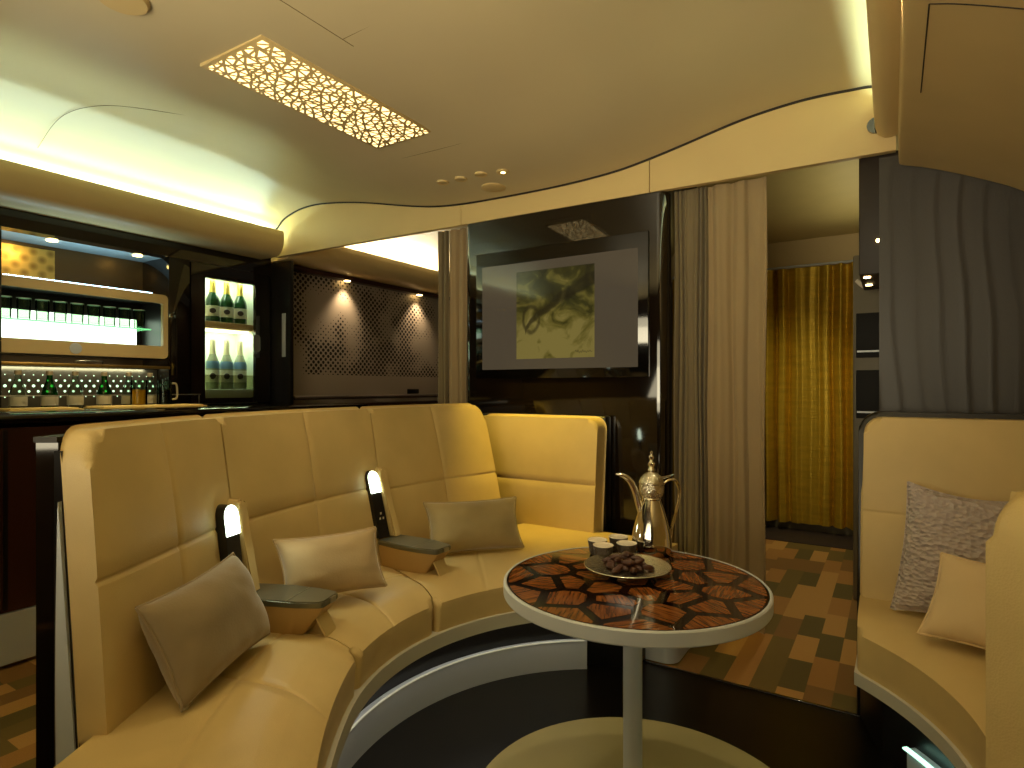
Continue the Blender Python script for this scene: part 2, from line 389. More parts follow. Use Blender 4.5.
def puff(x, y, L, H, k):
    return k*(1-abs(2*x/L-1)**3)*(1-abs(2*y/H-1)**3)

# ------------------------------------------------------------------ setting
PROF = [(-4.42, 2.30), (-4.30, 2.40), (-4.15, 2.485), (-4.066, 2.542), (-3.884, 2.587), (-3.654, 2.592), (-3.33, 2.551), (-3.078, 2.503), (-2.842, 2.45), (-2.576, 2.398),
        (-2.328, 2.372), (-2.022, 2.362), (-1.61, 2.360), (-1.244, 2.380), (-.918, 2.437), (-.626, 2.498), (-.361, 2.526), (-.16, 2.522), (-.062, 2.513), (.06, 2.47), (.16, 2.36)]
def ceil_lift(x, y):
    """the ceiling swells up a little towards the middle of the lounge"""
    c = lambda v: max(0, min(1, v)); s_ = c((3.0-y)/1.0); s_ = s_*s_*(3-2*s_)
    return .056*s_*c((x+4.15)/.6)*c((.0-x)/.5)
def ceil_z(x, y=3.05):
    for (x0, z0), (x1, z1) in zip(PROF, PROF[1:]):
        if x0 <= x <= x1: return z0+(z1-z0)*(x-x0)/(x1-x0)+ceil_lift(x, y)
    return 2.4
fine = [catmull(PROF, (len(PROF)-1)*i/160) for i in range(161)]
def extrude_profile(pr, ys, close_dz=0):
    b = bmesh.new(); rows = [[b.verts.new((x, y, z)) for x, z in pr] for y in ys]
    for A, B in zip(rows, rows[1:]):
        for i in range(len(pr)-1): b.faces.new([A[i], A[i+1], B[i+1], B[i]])
    return b
closed = fine+[(x, z+.03) for x, z in reversed(fine)]
def solid_profile(poly, y0, y1): return prism(poly, y1-y0, lambda x, z, k: Vector((x, y0+k, z)))
b = bmesh.new(); rows = []
cys = [-1.6, 0, 1.2, 1.9]+[2.0+.08*i for i in range(1, 13)]+[3.04]
for y in cys: rows.append([b.verts.new((x, y, z+ceil_lift(x, y))) for x, z in closed])
nC = len(closed)
for A, B in zip(rows, rows[1:]):
    for i in range(nC): b.faces.new([A[i], A[(i+1) % nC], B[(i+1) % nC], B[i]])
b.faces.new(rows[0]); b.faces.new(rows[-1])
struct('ceiling', b, CEIL)

# floor and platform
struct('floor', box(-5.2, 1.4, -1.7, 6.2, -.05, 0), CARPET, smooth=0)
struct('floor_platform', box(-2.22, 1.25, -1.5, 2.52, -.03, .006, .003), mat('platform_lacquer', (13, 9, 6), .30, spec=.22, rvar=.05, vscale=3))
struct('trim_1', box(-2.22, 1.25, 2.515, 2.53, -.02, .009, .002), BLACKGLOSS)

# bulkhead valance following the ceiling wave
val = [(x, z-.006) for x, z in fine if -4.17 <= x <= .01]
def val_piece(xa, xb):
    top = [(x, z) for x, z in val if xa < x < xb]
    top = [(xa, ceil_z(xa)-.006)]+top+[(xb, ceil_z(xb)-.006)]
    bot = lambda x: 2.252-.032*(x+4.19)/4.2
    return solid_profile([(xa, bot(xa)), (xb, bot(xb))]+top[::-1], 3.05, 3.085)
vb = None
for i, (xa, xb) in enumerate(((-4.19, -2.322), (-2.318, -1.082), (-1.078, .012))):
    o = struct('trim_%d' % (i+2), val_piece(xa, xb), CREAM, smooth=30)
struct('trim_5', tube([(x, 3.046, z-.002) for x, z in fine[8:-8:4]], .007, 6, steps=140), GROOVE)
# cornices with light troughs
def cornice(flip, name, y0, y1, m=CREAM):
    P = [(-4.30, 2.235), (-4.12, 2.232), (-4.07, 2.245), (-4.035, 2.275), (-4.015, 2.32), (-4.008, 2.37), (-4.012, 2.41), (-4.022, 2.425), (-4.034, 2.42), (-4.045, 2.38), (-4.07, 2.34), (-4.30, 2.33)]
    if flip: P = [(-4.10-x+(-.0), z) for x, z in P]
    return struct(name, solid_profile(P, y0, y1), m, smooth=50)
cornice(False, 'trim_6', -1.6, 3.0)
cornice(False, 'trim_7', 3.09, 5.6)
# window-side lip
P = [(.16, 2.33), (.0, 2.275), (-.03, 2.277), (-.055, 2.295), (-.066, 2.33), (-.066, 2.40), (-.058, 2.44), (-.046, 2.445), (-.036, 2.42), (-.03, 2.36), (.0, 2.345), (.16, 2.36)]
struct('trim_8', solid_profile(P, -1.6, 3.04), CREAM, smooth=50)
struct('trim_9', lathe([(.0, 0), (.034, 0), (.034, .012), (0, .012)], (-.062, 3.038, 2.34), 24, 'Y'), BLACKGLOSS)
# sloping sidewall lining above the window sofa
SW = [(.018, 2.30), (.022, 2.165), (.035, 2.150), (.12, 2.122), (.232, 2.074), (.34, 2.022), (.433, 1.968), (.62, 1.83), (.80, 1.64), (.95, 1.38), (1.05, 1.0), (1.08, .6), (1.08, 0)]
swf = [SW[0]]+[catmull(SW[1:], (len(SW)-2)*i/60) for i in range(61)]
struct('wall_right', solid_profile(swf+[(x+.03, z+.01) for x, z in reversed(swf)], -1.6, 3.05), SIDEW, smooth=40)
def sw_z(x):
    for (x0, z0), (x1, z1) in zip(swf[1:], swf[2:]):
        if x0 <= x <= x1: return z0+(z1-z0)*(x-x0)/(x1-x0)
    return 2.1
# access panel seams on the sidewall
sb = None
for pts in ([(.075, 1.78), (.075, 2.30)], [(.075, 1.78), (.33, 1.78)], [(.33, 1.78), (.33, 2.30)]):
    (xa, ya), (xb, yb) = pts
    P = [(xa+(xb-xa)*i/6, ya+(yb-ya)*i/6) for i in range(7)]
    sb = tube([(x, y, sw_z(x)-.0005) for x, y in P], .0018, 6, bm=sb)
struct('trim_10', sb, GROOVE)

# wave-carved wall behind the window sofa
b = bmesh.new(); nx, nz = 150, 60
x0, x1 = -.05, 1.08
gridv = []
for j in range(nz+1):
    row = []
    for i in range(nx+1):
        x = x0+(x1-x0)*i/nx; z = 2.2*j/nz
        ph = (x-.02)/.082+.22*math.sin(z*4.3)+.10*math.sin(z*9.1+1.3+x*6)
        f = ph-math.floor(ph); d = .0026*(f**1.3 if f < .7 else .5+.5*math.cos((f-.7)/.3*PI))*(.6+.4*math.sin(x*17+z*2.1))
        row.append(b.verts.new((x, 3.06-d, z)))
    gridv.append(row)
for j in range(nz):
    for i in range(nx): b.faces.new([gridv[j][i], gridv[j][i+1], gridv[j+1][i+1], gridv[j+1][i]])
ret = bmesh.ops.extrude_face_region(b, geom=b.faces[:])
for v in [g for g in ret['geom'] if isinstance(g, bmesh.types.BMVert)]: v.co.y = 3.12
struct('wall_front', b, WAVE, smooth=60)

# television bulkhead: dark lacquered panel with rounded sides
prof = rrect(-2.30, -.985, 3.06, 3.20, (.045, .06, .03, .03), 8)
struct('wall_centre', prism(prof, 2.24, lambda x, y, k: Vector((x, y, k))), BLACKGLOSS)
struct('wall_core', box(-2.28, -1.03, 3.21, 5.6, 0, 2.45), MAHOG, smooth=0)
struct('wall_back', box(-5.2, 1.2, 5.72, 5.78, 0, 2.8), GREYCAB, smooth=0)
struct('wall_left', box(-5.2, -4.95, -1.6, 5.72, 0, 2.8), MAHOG, smooth=0)
struct('wall_rear', box(-5.0, 1.2, -1.68, -1.6, 0, 2.7), MAHOG, smooth=0)
# aisle beyond: ceiling, bulkhead above the gold curtain, cabinets
AIS = mat('aisle_ceiling', (206, 184, 120), .55, var=.03)
struct('ceiling_aisle', box(-1.03, .3, 3.09, 5.62, 2.45, 2.48), AIS, smooth=0)
struct('ceiling_galley', solid_profile([(-4.42, 2.40), (-4.15, 2.6), (-3.6, 2.7), (-2.28, 2.7), (-2.28, 2.73), (-3.6, 2.73), (-4.2, 2.63), (-4.42, 2.43)], 3.09, 5.7), CEIL)
struct('trim_11', box(-1.03, .3, 5.58, 5.62, 2.215, 2.45), CREAM, smooth=0)
struct('wall_aisle', box(-.97, -.93, 4.5, 5.6, 0, 2.45), mat('aisle_wall', (150, 134, 96), .5), smooth=0)

# ceiling seams
def seam(pts, r=.0014):
    return tube([(x, y, ceil_z(x, y)-.0004) for x, y in pts], r, 6)
seams = [[(-1.62, y) for y in (-.2, .5, 1.0, 1.5)], [(x, 1.45) for x in (-1.62, -1.3, -1.0, -.7, -.4)], [(x, 2.35) for x in (-2.4, -2.2, -2.0, -1.75, -1.5)],
         [(-4.06, 1.42), (-3.7, 1.40), (-3.3, 1.43), (-2.95, 1.56), (-2.65, 1.75)]]
sb = None
for s in seams: sb = merge(sb, seam(s)) if sb else seam(s)
struct('trim_12', sb, SEAM)

# ------------------------------------------------------------------ ceiling fittings
cz = 2.424
t = empty('ceiling_light_panel', (-2.02, 1.73, cz), 'rectangular ceiling lamp with a glowing cut-out pattern of shards', 'lamp')
px0, px1, py0, py1 = -2.20, -1.84, 1.285, 2.20
def cz_at(x): return ceil_z(x)-.004
b = box(px0-.006, px1+.006, py0-.006, py1+.006, cz-.014, cz+.03, .003)
obj('frame', b, CREAM, t)
pts = []
gx, gy = 9, 23
for i in range(gx+1):
    for j in range(gy+1):
        x = px0+.006+(px1-px0-.012)*i/gx; y = py0+.006+(py1-py0-.012)*j/gy
        if 0 < i < gx: x += random.uniform(-.4, .4)*(px1-px0)/gx
        if 0 < j < gy: y += random.uniform(-.4, .4)*(py1-py0)/gy
        pts.append(Vector((x, y)))
vv, ee, ff, *_ = delaunay_2d_cdt(pts, [], [], 0, 1e-6)
b = bmesh.new()
skip = set()
for k, f in enumerate(ff):
    P3 = [vv[i] for i in f]
    c = sum(P3, Vector((0, 0)))/3
    per = [(P3[(i+1) % 3]-P3[i]).length for i in range(3)]
    A = abs((P3[1]-P3[0]).cross(P3[2]-P3[0]))/2; inr = 2*A/sum(per)
    inc = (P3[0]*per[1]+P3[1]*per[2]+P3[2]*per[0])/sum(per)
    g = 1-.0056/max(inr, .0001)
    if g < .2: continue
    b.faces.new([b.verts.new((inc.x+(p.x-inc.x)*g, inc.y+(p.y-inc.y)*g, cz-.0148)) for p in P3])
obj('lit_cutouts', b, PANEL_GLOW, t, smooth=0)

def ceil_disc(name, x, y, r, m, label, cat, drop=.006, group=None):
    z = ceil_z(x, y)
    o = obj(name, lathe([(0, .01), (r, .01), (r, -drop*.4), (r*.9, -drop), (0, -drop)], (x, y, z), 32), m); return tag(o, label, cat, group)
z = ceil_z(-1.78, 2.714)
t = empty('downlight', (-1.78, 2.714, z), 'small round lit downlight in the ceiling above the screen', 'lamp')
obj('lens', lathe([(0, .01), (.026, .01), (.026, -.006), (0, -.008)], (-1.78, 2.714, z), 24), BULB_Y, t)
obj('bezel', lathe([(.027, .012), (.036, .012), (.036, -.005), (.031, -.009), (.027, -.007)], (-1.78, 2.714, z), 32), CREAM, t)
for x, y, lab in ((-1.907, 2.687, 'small unlit air nozzle cap next to the lit downlight'), (-2.046, 2.69, 'small unlit air nozzle cap in the middle of the ceiling row'), (-2.173, 2.687, 'small unlit air nozzle cap at the end farthest from the lit downlight')):
    zz = ceil_z(x, y)
    t = empty('air_nozzle', (x, y, zz), lab, 'air nozzle', 'air nozzle caps beside the downlight')
    obj('rim', lathe([(.026, .01), (.036, .01), (.036, -.004), (.033, -.009), (.026, -.006)], (x, y, zz), 28), CREAM, t)
    obj('cap', lathe([(0, .01), (.026, .01), (.026, -.004), (.018, -.008), (0, -.009)], (x, y, zz), 28), SIDEW, t)
ceil_disc('ceiling_speaker', -1.955, 2.88, .072, CREAM, 'larger round cream cover plate in the ceiling beside the downlight', 'cover plate', .008)
ceil_disc('ceiling_disc', -2.03, .93, .075, CREAM, 'round cream disc alone on the ceiling between the pattern lamp and the upper picture edge', 'cover plate', .014)

# ------------------------------------------------------------------ television
t = empty('television', (-1.64, 3.05, 1.25), 'wall mounted flat screen showing an olive painting on a grey ground', 'television')
obj('bezel', box(-2.20, -1.085, 3.047, 3.062, 1.258, 2.03, .004), mat('glass_black', (8, 7, 6), .06, coat=.5), t)
obj('screen', box(-2.15, -1.142, 3.0445, 3.048, 1.312, 1.945), SCREEN, t, smooth=0)
b = bmesh.new(); q = [b.verts.new(v) for v in ((-1.90, 3.0438, 1.372), (-1.392, 3.0438, 1.372), (-1.392, 3.0438, 1.890), (-1.90, 3.0438, 1.890))]
f = b.faces.new(q); uvl = b.loops.layers.uv.new('UVMap')
for l, uvc in zip(f.loops, ((0, 0), (1, 0), (1, 1), (0, 1))): l[uvl].uv = uvc
ret = bmesh.ops.extrude_face_region(b, geom=[f])
for v in [g for g in ret['geom'] if isinstance(g, bmesh.types.BMVert)]: v.co.y = 3.0444
obj('picture', b, ART, t, smooth=0)
# painter's scribble at the foot of the picture
sg = tube([(-1.51+.105*i/24, 3.0432, 1.405+.008*math.sin(i*1.9)*(1-.5*i/24)+.003*math.sin(i*.7)) for i in range(25)], .0011, 5)
obj('signature', sg, mat('ink', (40, 34, 16), .6), t)

# ------------------------------------------------------------------ left sofa
O = Vector((-.615, 1.60))
BC = [(-1.42, .62), (-1.585, .88), (-1.72, 1.144), (-1.79, 1.5), (-1.80, 1.87), (-1.77, 2.25), (-1.68, 2.60)]
TC = [(-1.515, .62), (-1.665, .855), (-1.80, 1.11), (-1.945, 1.53), (-2.0, 1.95), (-2.01, 2.37), (-1.93, 2.74)]
ZB, ZT = .42, 1.105
def Bp(t): return Vector(catmull(BC, t*2))
def Tp(t): return Vector(catmull(TC, t*2))
def nout(cur, t):
    a = cur(max(0, t-.02)); b2 = cur(min(3, t+.02)); d = (b2-a).normalized(); return Vector((-d.y, d.x))
sofa = empty('curved_sofa', (-1.5, 1.6, 0), 'curved cream leather sofa wrapping the round table, with two metal armrests', 'sofa')
TH = .062
for k in range(3):
    Ls = [.60, .80, .80][k]; Hs = ZT-ZB
    def fn(x, y, z, k=k, Ls=Ls, Hs=Hs):
        tt = k+.006+.988*x/Ls; f = y/Hs
        Bq, Tq = Bp(tt), Tp(tt); q = Bq.lerp(Tq, max(0, f)**1.15); n = nout(Bp, tt).lerp(nout(Tp, tt), f).normalized()
        q = q+n*(TH-z-puff(x, y, Ls, Hs, .014)*(1 if z > TH*.5 else 0))
        return (q.x, q.y, ZB+y)
    seams_y = ((.355,), (.35,), (.33,))[k]
    obj('backrest', slab(Ls, Hs, TH, ((.03, .02, .018, .085), (.02, .02, .018, .018), (.02, .02, .085, .018))[k], .027, [.012, .03, .05, .07, .09, Ls-.03, Ls-.06, Ls-.09]+lin(0, Ls, 16), [Hs-.03, Hs-.05, Hs-.07, Hs-.09]+lin(0, Hs, 10), fn,
        .01, grooves_x=(Ls*.52,), grooves_y=seams_y, gd=.006, gw=.006), LEATHER, sofa, smooth=62)
# panel cushion on the television wall
Ls, Hs = .795, .618
def fn(x, y, z):
    f = y/Hs; return (-2.095+x, 2.985-z-.06*(1-f)-puff(x, y, Ls, Hs, .012)*(1 if z > .05 else 0), .42+y)
obj('backrest', slab(Ls, Hs, .10, (.02, .02, .06, .06), .022, lin(0, Ls, 10), lin(0, Hs, 8), fn, .01, grooves_y=(.275,), gd=.006), LEATHER, sofa)
obj('wall_panel', box(-2.11, -1.296, 2.985, 3.055, 0, 1.048, .012, 3), BLACK, sofa)
# shell behind the cushions
def shell_fn(a0, a1, ztop, z0=0):
    def fn(x, y, z):
        tt = x*3; q = Tp(tt)+nout(Tp, tt)*(a1-(a1-a0)*z); return (q.x, q.y, z0+y)
    return fn
obj('shell', slab(1, 1.078, 1, (0, 0, .0, .0), 0, lin(0, 1, 40), [.3, .6, .9], shell_fn(TH+.001, .112, 1.085)), BLACKGLOSS, sofa)
obj('ledge', slab(1, .012, 1, 0, 0, lin(0, 1, 40), [], shell_fn(.066, .118, 1, 1.079)), mat('ledge_dark', (34, 28, 20), .6), sofa)
# fill between reclined cushions and the shell, and the base
def fill_fn(x, y, z):
    tt = x*3; f = min(1, max(0, (y-.0)/1.04)); q0 = Bp(tt).lerp(Tp(tt), max(0, (y-.42)/(ZT-ZB)))+nout(Bp, tt)*(TH-.004)
    q1 = Tp(tt)+nout(Tp, tt)*(TH+.01); q = q1.lerp(q0, z); return (q.x, q.y, y)
obj('inner_frame', slab(1, 1.06, 1, 0, 0, lin(.0, 1, 40), lin(0, 1.06, 12), fill_fn), BLACK, sofa)
PH = [(264,), (230,), (206,), (189,), (173,), (143,), (111,)]
def Ip(t, r):
    d_ = catmull(PH, t*2)[0]; a = rad(d_); return O+Vector((math.cos(a), math.sin(a)))*r*(1+.0001*max(0, d_-214)**2)
SO = [(-1.36, .46), (-1.60, .86), (-1.76, 1.144), (-1.83, 1.5), (-1.84, 1.87), (-1.84, 2.25), (-1.78, 2.62), (-1.70, 2.885), (-1.3, 2.885), (-.86, 2.885)]
def Sp(t):
    if t <= 2: return Vector(catmull(SO[:6], t*2))
    u = (t-2)*5; i = min(4, int(u)); f = u-i; return Vector(SO[4+i]).lerp(Vector(SO[5+i]), f)
def base_fn(r, z0, back=0):
    def fn(x, y, z):
        tt = x*3; q = Sp(tt).lerp(Ip(tt, r), z); return (q.x, q.y, z0+y)
    return fn
obj('base', slab(1, .262, 1, 0, 0, lin(0, 1, 60), [], base_fn(.90, 0)), BLACK, sofa)
obj('base_rim', slab(1, .052, 1, 0, 0, lin(0, 1, 60), [], base_fn(.786, .252)), RIM, sofa)
def kick_fn(x, y, z):
    tt = .05+x*2.72; q = Ip(tt, .868+.03*(1-z)); return (q.x, q.y, .006+y)
kick = obj('kick_panel', slab(1, .118, 1, 0, 0, lin(0, 1, 60), [], kick_fn), STEEL_SAT, sofa)
obj('edge_glow', slab(1, .004, 1, 0, 0, lin(0, 1, 60), [], lambda x, y, z: (lambda q: (q.x, q.y, .1245+y))(Ip(.1+x*2.66, .866+.008*(1-z)))), emit('kick_edge_glow', (235, 236, 215), .12), kick)  # faint glow put in for the highlight along the kick panel's top edge
# steel end cap of the base at the aisle
q = Ip(3, .90)
b = prism(rrect(-.99, -.785, 2.545, 2.90, (.06, .06, .02, .02), 8), .285, lambda x, y, k: Vector((x, y, .008+k)))
obj('end_cap', b, STEEL_SAT, sofa)
# seats
for k in range(3):
    Ls = [.62, .62, .9][k]
    def fn(x, y, z, k=k, Ls=Ls):
        tt = k+.004+.992*x/Ls
        f = y   # 0 front .. 1 rear
        q = Ip(tt, .80).lerp(Sp(tt), f)
        h = z+.014*math.sin(PI*min(1, f*1.05))*(1-abs(2*x/Ls-1)**4)
        if z < .14: q = q+(q-O).normalized()*(-.006*math.sin(PI*z/.14))
        return (q.x, q.y, .304+h)
    b = prism(rrect(0, Ls, 0, .55, (.034, .034, .03, .03)), .15, lambda x, y, kk: Vector((x, y, kk)))
    top = [e for e in b.edges if all(abs(v.co.z-.15) < 1e-6 for v in e.verts)]
    bmesh.ops.bevel(b, geom=top, offset=.026, segments=5, affect='EDGES', profile=.5)
    gxs = [Ls*.5] if k < 2 else [Ls*.3]
    for x in lin(0, Ls, 22)+[gxs[0]+d for d in (-.008, -.004, .004, .008)]:
        bmesh.ops.bisect_plane(b, geom=b.verts[:]+b.edges[:]+b.faces[:], plane_co=(x, 0, 0), plane_no=(1, 0, 0))
    for y in lin(0, .55, 12)+[.01, .02, .035, .05, .07, .09, .115, .14, .165]+[.30+d for d in (-.008, -.004, .004, .008)]:
        bmesh.ops.bisect_plane(b, geom=b.verts[:]+b.edges[:]+b.faces[:], plane_co=(0, y, 0), plane_no=(0, 1, 0))
    for v in b.verts:
        x, y, z = v.co
        if z > .1: z -= .005*math.exp(-((x-gxs[0])/.005)**2)+(.004*math.exp(-((y-.30)/.005)**2) if k < 2 else 0)
        z *= 1-.30*max(0, 1-y/.17)**2.4
        v.co = Vector(fn(x, y/.55, z))
    obj('seat', b, LEATHER, sofa)
# silver blade on the sofa's near end
e0 = Tp(0); n0 = nout(Tp, 0); d0 = (Tp(.03)-Tp(0)).normalized()
def blade(s, z, k):
    q = e0.lerp(Bp(0), max(0, (1.0-z))*1.0)+n0*(TH-.014-s)-d0*(.004+k); return Vector((q.x, q.y, z))
poly = [(-.004, .95)]+[(-.006-.028*math.sin(PI/2*min(1, i/8)), .93-.9*i/10) for i in range(0, 11)]+[(.018-.022*(1-min(1, (10-i)/9)), .03+.9*i/10) for i in range(0, 11)]
obj('trim_blade', prism([(s, z) for s, z in poly], .014, lambda s, z, k: blade(s, z, k)), STEEL_SAT, sofa)

# armrests
def armrest(tt, fwd, side):
    base = Bp(tt); n = nout(Bp, tt); inn = -n; tan = Vector((-inn.y, inn.x))   # tan points to lower t (towards the camera)
    if (Bp(max(0, tt-.1))-base).dot(tan) < 0: tan = -tan
    def P(a, b_, z): q = base+inn*a+tan*b_; return Vector((q.x, q.y, z))
    poly = [(-.01, -.06), (.12, -.068), (.22, -.066), (.285, -.052), (.297, -.04), (.297, .034), (.285, .046), (.22, .06), (.12, .063), (-.01, .058)]
    bmb = prism(poly, .11, lambda x, y, k: P(x*(.72+.28*min(1, k/.085)), y*(.62+.36*min(1, k/.06)), .448+k*.9))
    body = obj('armrest', bmb, LEATHER_DARK, sofa)
    tr = prism(poly, .02, lambda x, y, k: P(x*1.01, y*1.06, .5475+k))
    bmesh.ops.bevel(tr, geom=[e for e in tr.edges], offset=.004, segments=2, affect='EDGES')
    obj('tray', tr, TRAY, body)
    ln = prism([(.185, -.064), (.188, -.064), (.188, .063), (.185, .063)], .0012, lambda x, y, k: P(x, y, .5671+k))
    obj('tray_joint', ln, STEEL, body)
    cl = prism([(.288, -.014), (.303, -.014), (.303, .014), (.288, .014)], .016, lambda x, y, k: P(x, y-.012, .5495+k))
    obj('latch', cl, STEEL, body)
    # upright console with reading light, leather wing on its far side
    def arch(w, h, r, n_=8):
        return [(-w/2, 0), (w/2, 0)]+[(w/2-r+r*math.cos(rad(90*i/n_)), h-r*1.3+r*1.3*math.sin(rad(90*i/n_))) for i in range(n_+1)]+[(-w/2+r-r*math.sin(rad(90*i/n_)), h-r*1.3+r*1.3*math.cos(rad(90*i/n_))) for i in range(n_+1)]
    sl = (Tp(tt)-Bp(tt)).dot(inn)
    lean = lambda z: sl*max(0, (z-ZB)/(ZT-ZB))**1.15+fwd
    cons = prism(arch(.058, .275, .028), .055, lambda x, y, k: P(-.03+k+lean(.57+y), x+.012+side, .57+y))
    con = obj('console', cons, BLACK, sofa)
    A = [(x, y) for x, y in arch(.0575, .274, .0275) if y > .1]
    A = [(-.0287, .185), (.0287, .185)]+[p for p in A if p[1] >= .185]
    obj('reading_light', prism(A, .004, lambda x, y, k: P(.026+k+lean(.57+y), x+.012+side, .57+y)), FILL_W, con)
    wing = prism(arch(.04, .285, .02), .085, lambda x, y, k: P(-.04+k+lean(.57+y)*.9-(.03*max(0, y-.2)/.1 if k > .05 else 0), x-.046+side, .566+y))
    bmesh.ops.bevel(wing, geom=[e for e in wing.edges if abs((e.verts[0].co-e.verts[1].co).length) > 0], offset=.006, segments=2, affect='EDGES')
    obj('wing', wing, LEATHER, con)
    for i, (dx, dz) in enumerate(((0, .095), (-.009, .075), (.009, .075))):
        obj('button', prism([(-.003, 0), (.003, 0), (.003, .009), (-.003, .009)], .003, lambda x, y, k: P(.0255+k+lean(.57+dz), x+.012+side+dx, .57+dz+y)), LABELM, con)
    # small leather tongue under the tray's tip
    obj('leather_tab', prism([(-.03, 0), (.03, 0), (.03, .012), (-.03, .012)], .075, lambda x, y, k: P(.258+k*.5, x-.005, .53-y-k*.85)), LEATHER, body)
armrest(1.0, .022, .055); armrest(2.0, .006, .012)
# reading lights throw light on the wings
for tt in (1.0, 2.0):
    q = Bp(tt)-nout(Bp, tt)*.06
    spot('reading_spot', (q.x, q.y, .80), (q.x-nout(Bp, tt).x*.3, q.y-nout(Bp, tt).y*.3-.02, .45), 1.0, (.9, 1, .8), 130, 1, .02)

# ------------------------------------------------------------------ window-side sofa
ws = empty('corner_sofa', (.4, 1.9, 0), 'beige leather sofa against the dark wave-carved wall with dark edging', 'sofa')
Ls, Hs = 1.02, .67
def fn(x, y, z):
    f = y/Hs; return (-.092+x, 2.70-.15*(1-f)-z-puff(x, y, Ls, Hs, .016)*(1 if z > .04 else 0), .42+y)
obj('backrest', slab(Ls, Hs, .08, (.03, .02, .05, .06), .022, lin(0, Ls, 12), lin(0, Hs, 8), fn, .01, grooves_y=(.33,), gd=.003), LEATHER, ws)
def fn2(x, y, z):
    f = min(1, max(0, (y-.3)/.8)); return (-.112+x, 2.80-.16*(1-f)*(1 if z > .05 else 0)-z, y+.0)
obj('shell', slab(1.08, 1.108, .105, (0, 0, .05, .075), .01, lin(0, 1.08, 8), lin(0, 1.108, 10), fn2), BLACK, ws)
RC = [(49.6,), (32,), (12,), (-12,), (-34,)]
RO = [(-.10, 2.52), (.45, 2.52), (.92, 2.45), (.93, 1.75), (.36, 1.02)]
def Ri(t, r):
    a = rad(catmull(RC, t*4)[0]); return O+Vector((math.cos(a), math.sin(a)))*r
def Ro(t):
    u = t*4; i = min(3, int(u)); return Vector(RO[i]).lerp(Vector(RO[i+1]), u-i)
def rb(r, z0):
    def fn(x, y, z):
        q = Ro(x).lerp(Ri(x, r), z); return (q.x, q.y, z0+y)
    return fn
obj('base', slab(1, .262, 1, 0, 0, lin(0, 1, 44), [], rb(.90, 0)), BLACK, ws)
obj('base_rim', slab(1, .04, 1, 0, 0, lin(0, 1, 44), [], rb(.788, .255)), RIM, ws)
def rk(x, y, z):
    q = Ri(.13+x*.8, .872+.03*(1-z)); return (q.x, q.y, .006+y)
kick = obj('kick_panel', slab(1, .10, 1, 0, 0, lin(0, 1, 40), [], rk), STEEL_SAT, ws)
obj('edge_glow', slab(1, .005, 1, 0, 0, lin(0, 1, 40), [], lambda x, y, z: (lambda q: (q.x, q.y, .107+y))(Ri(.13+x*.8, .856+.016*(1-z)))), emit('kick_led', (190, 255, 226), 1.8), kick)
b = prism(rrect(0, 1.0, 0, .4, (.034, .03, .03, .03)), .16, lambda x, y, kk: Vector((x, y, kk)))
top = [e for e in b.edges if all(abs(v.co.z-.16) < 1e-6 for v in e.verts)]
bmesh.ops.bevel(b, geom=top, offset=.026, segments=5, affect='EDGES', profile=.5)
for x in lin(0, 1.0, 36): bmesh.ops.bisect_plane(b, geom=b.verts[:]+b.edges[:]+b.faces[:], plane_co=(x, 0, 0), plane_no=(1, 0, 0))
for y in lin(0, .4, 10)+[.01, .02, .035, .05, .07, .09, .115, .14]: bmesh.ops.bisect_plane(b, geom=b.verts[:]+b.edges[:]+b.faces[:], plane_co=(0, y, 0), plane_no=(0, 1, 0))
for v in b.verts:
    x, y, z = v.co; z *= 1-.26*max(0, 1-y/.15)**2.4; q = Ri(x, .80).lerp(Ro(x), y/.4); v.co = Vector((q.x, q.y, .295+z))
obj('seat', b, LEATHER, ws)
WC = [(.0825, .80), (.40, 1.14), (.72, 1.62), (.86, 2.1), (.87, 2.5)]
def fn(x, y, z):
    tt = x/1.7*4; a = Vector(catmull(WC, tt)); d = (Vector(catmull(WC, min(4, tt+.05)))-Vector(catmull(WC, max(0, tt-.05)))).normalized()
    n = Vector((d.y, -d.x)); q = a+n*(.12-z); return (q.x, q.y, .42+y)
obj('backrest', slab(1.7, .67, .12, (.02, .02, .02, .052), .022, [.02, .04]+lin(0, 1.7, 24), lin(0, .67, 6), fn, .02), LEATHER, ws)

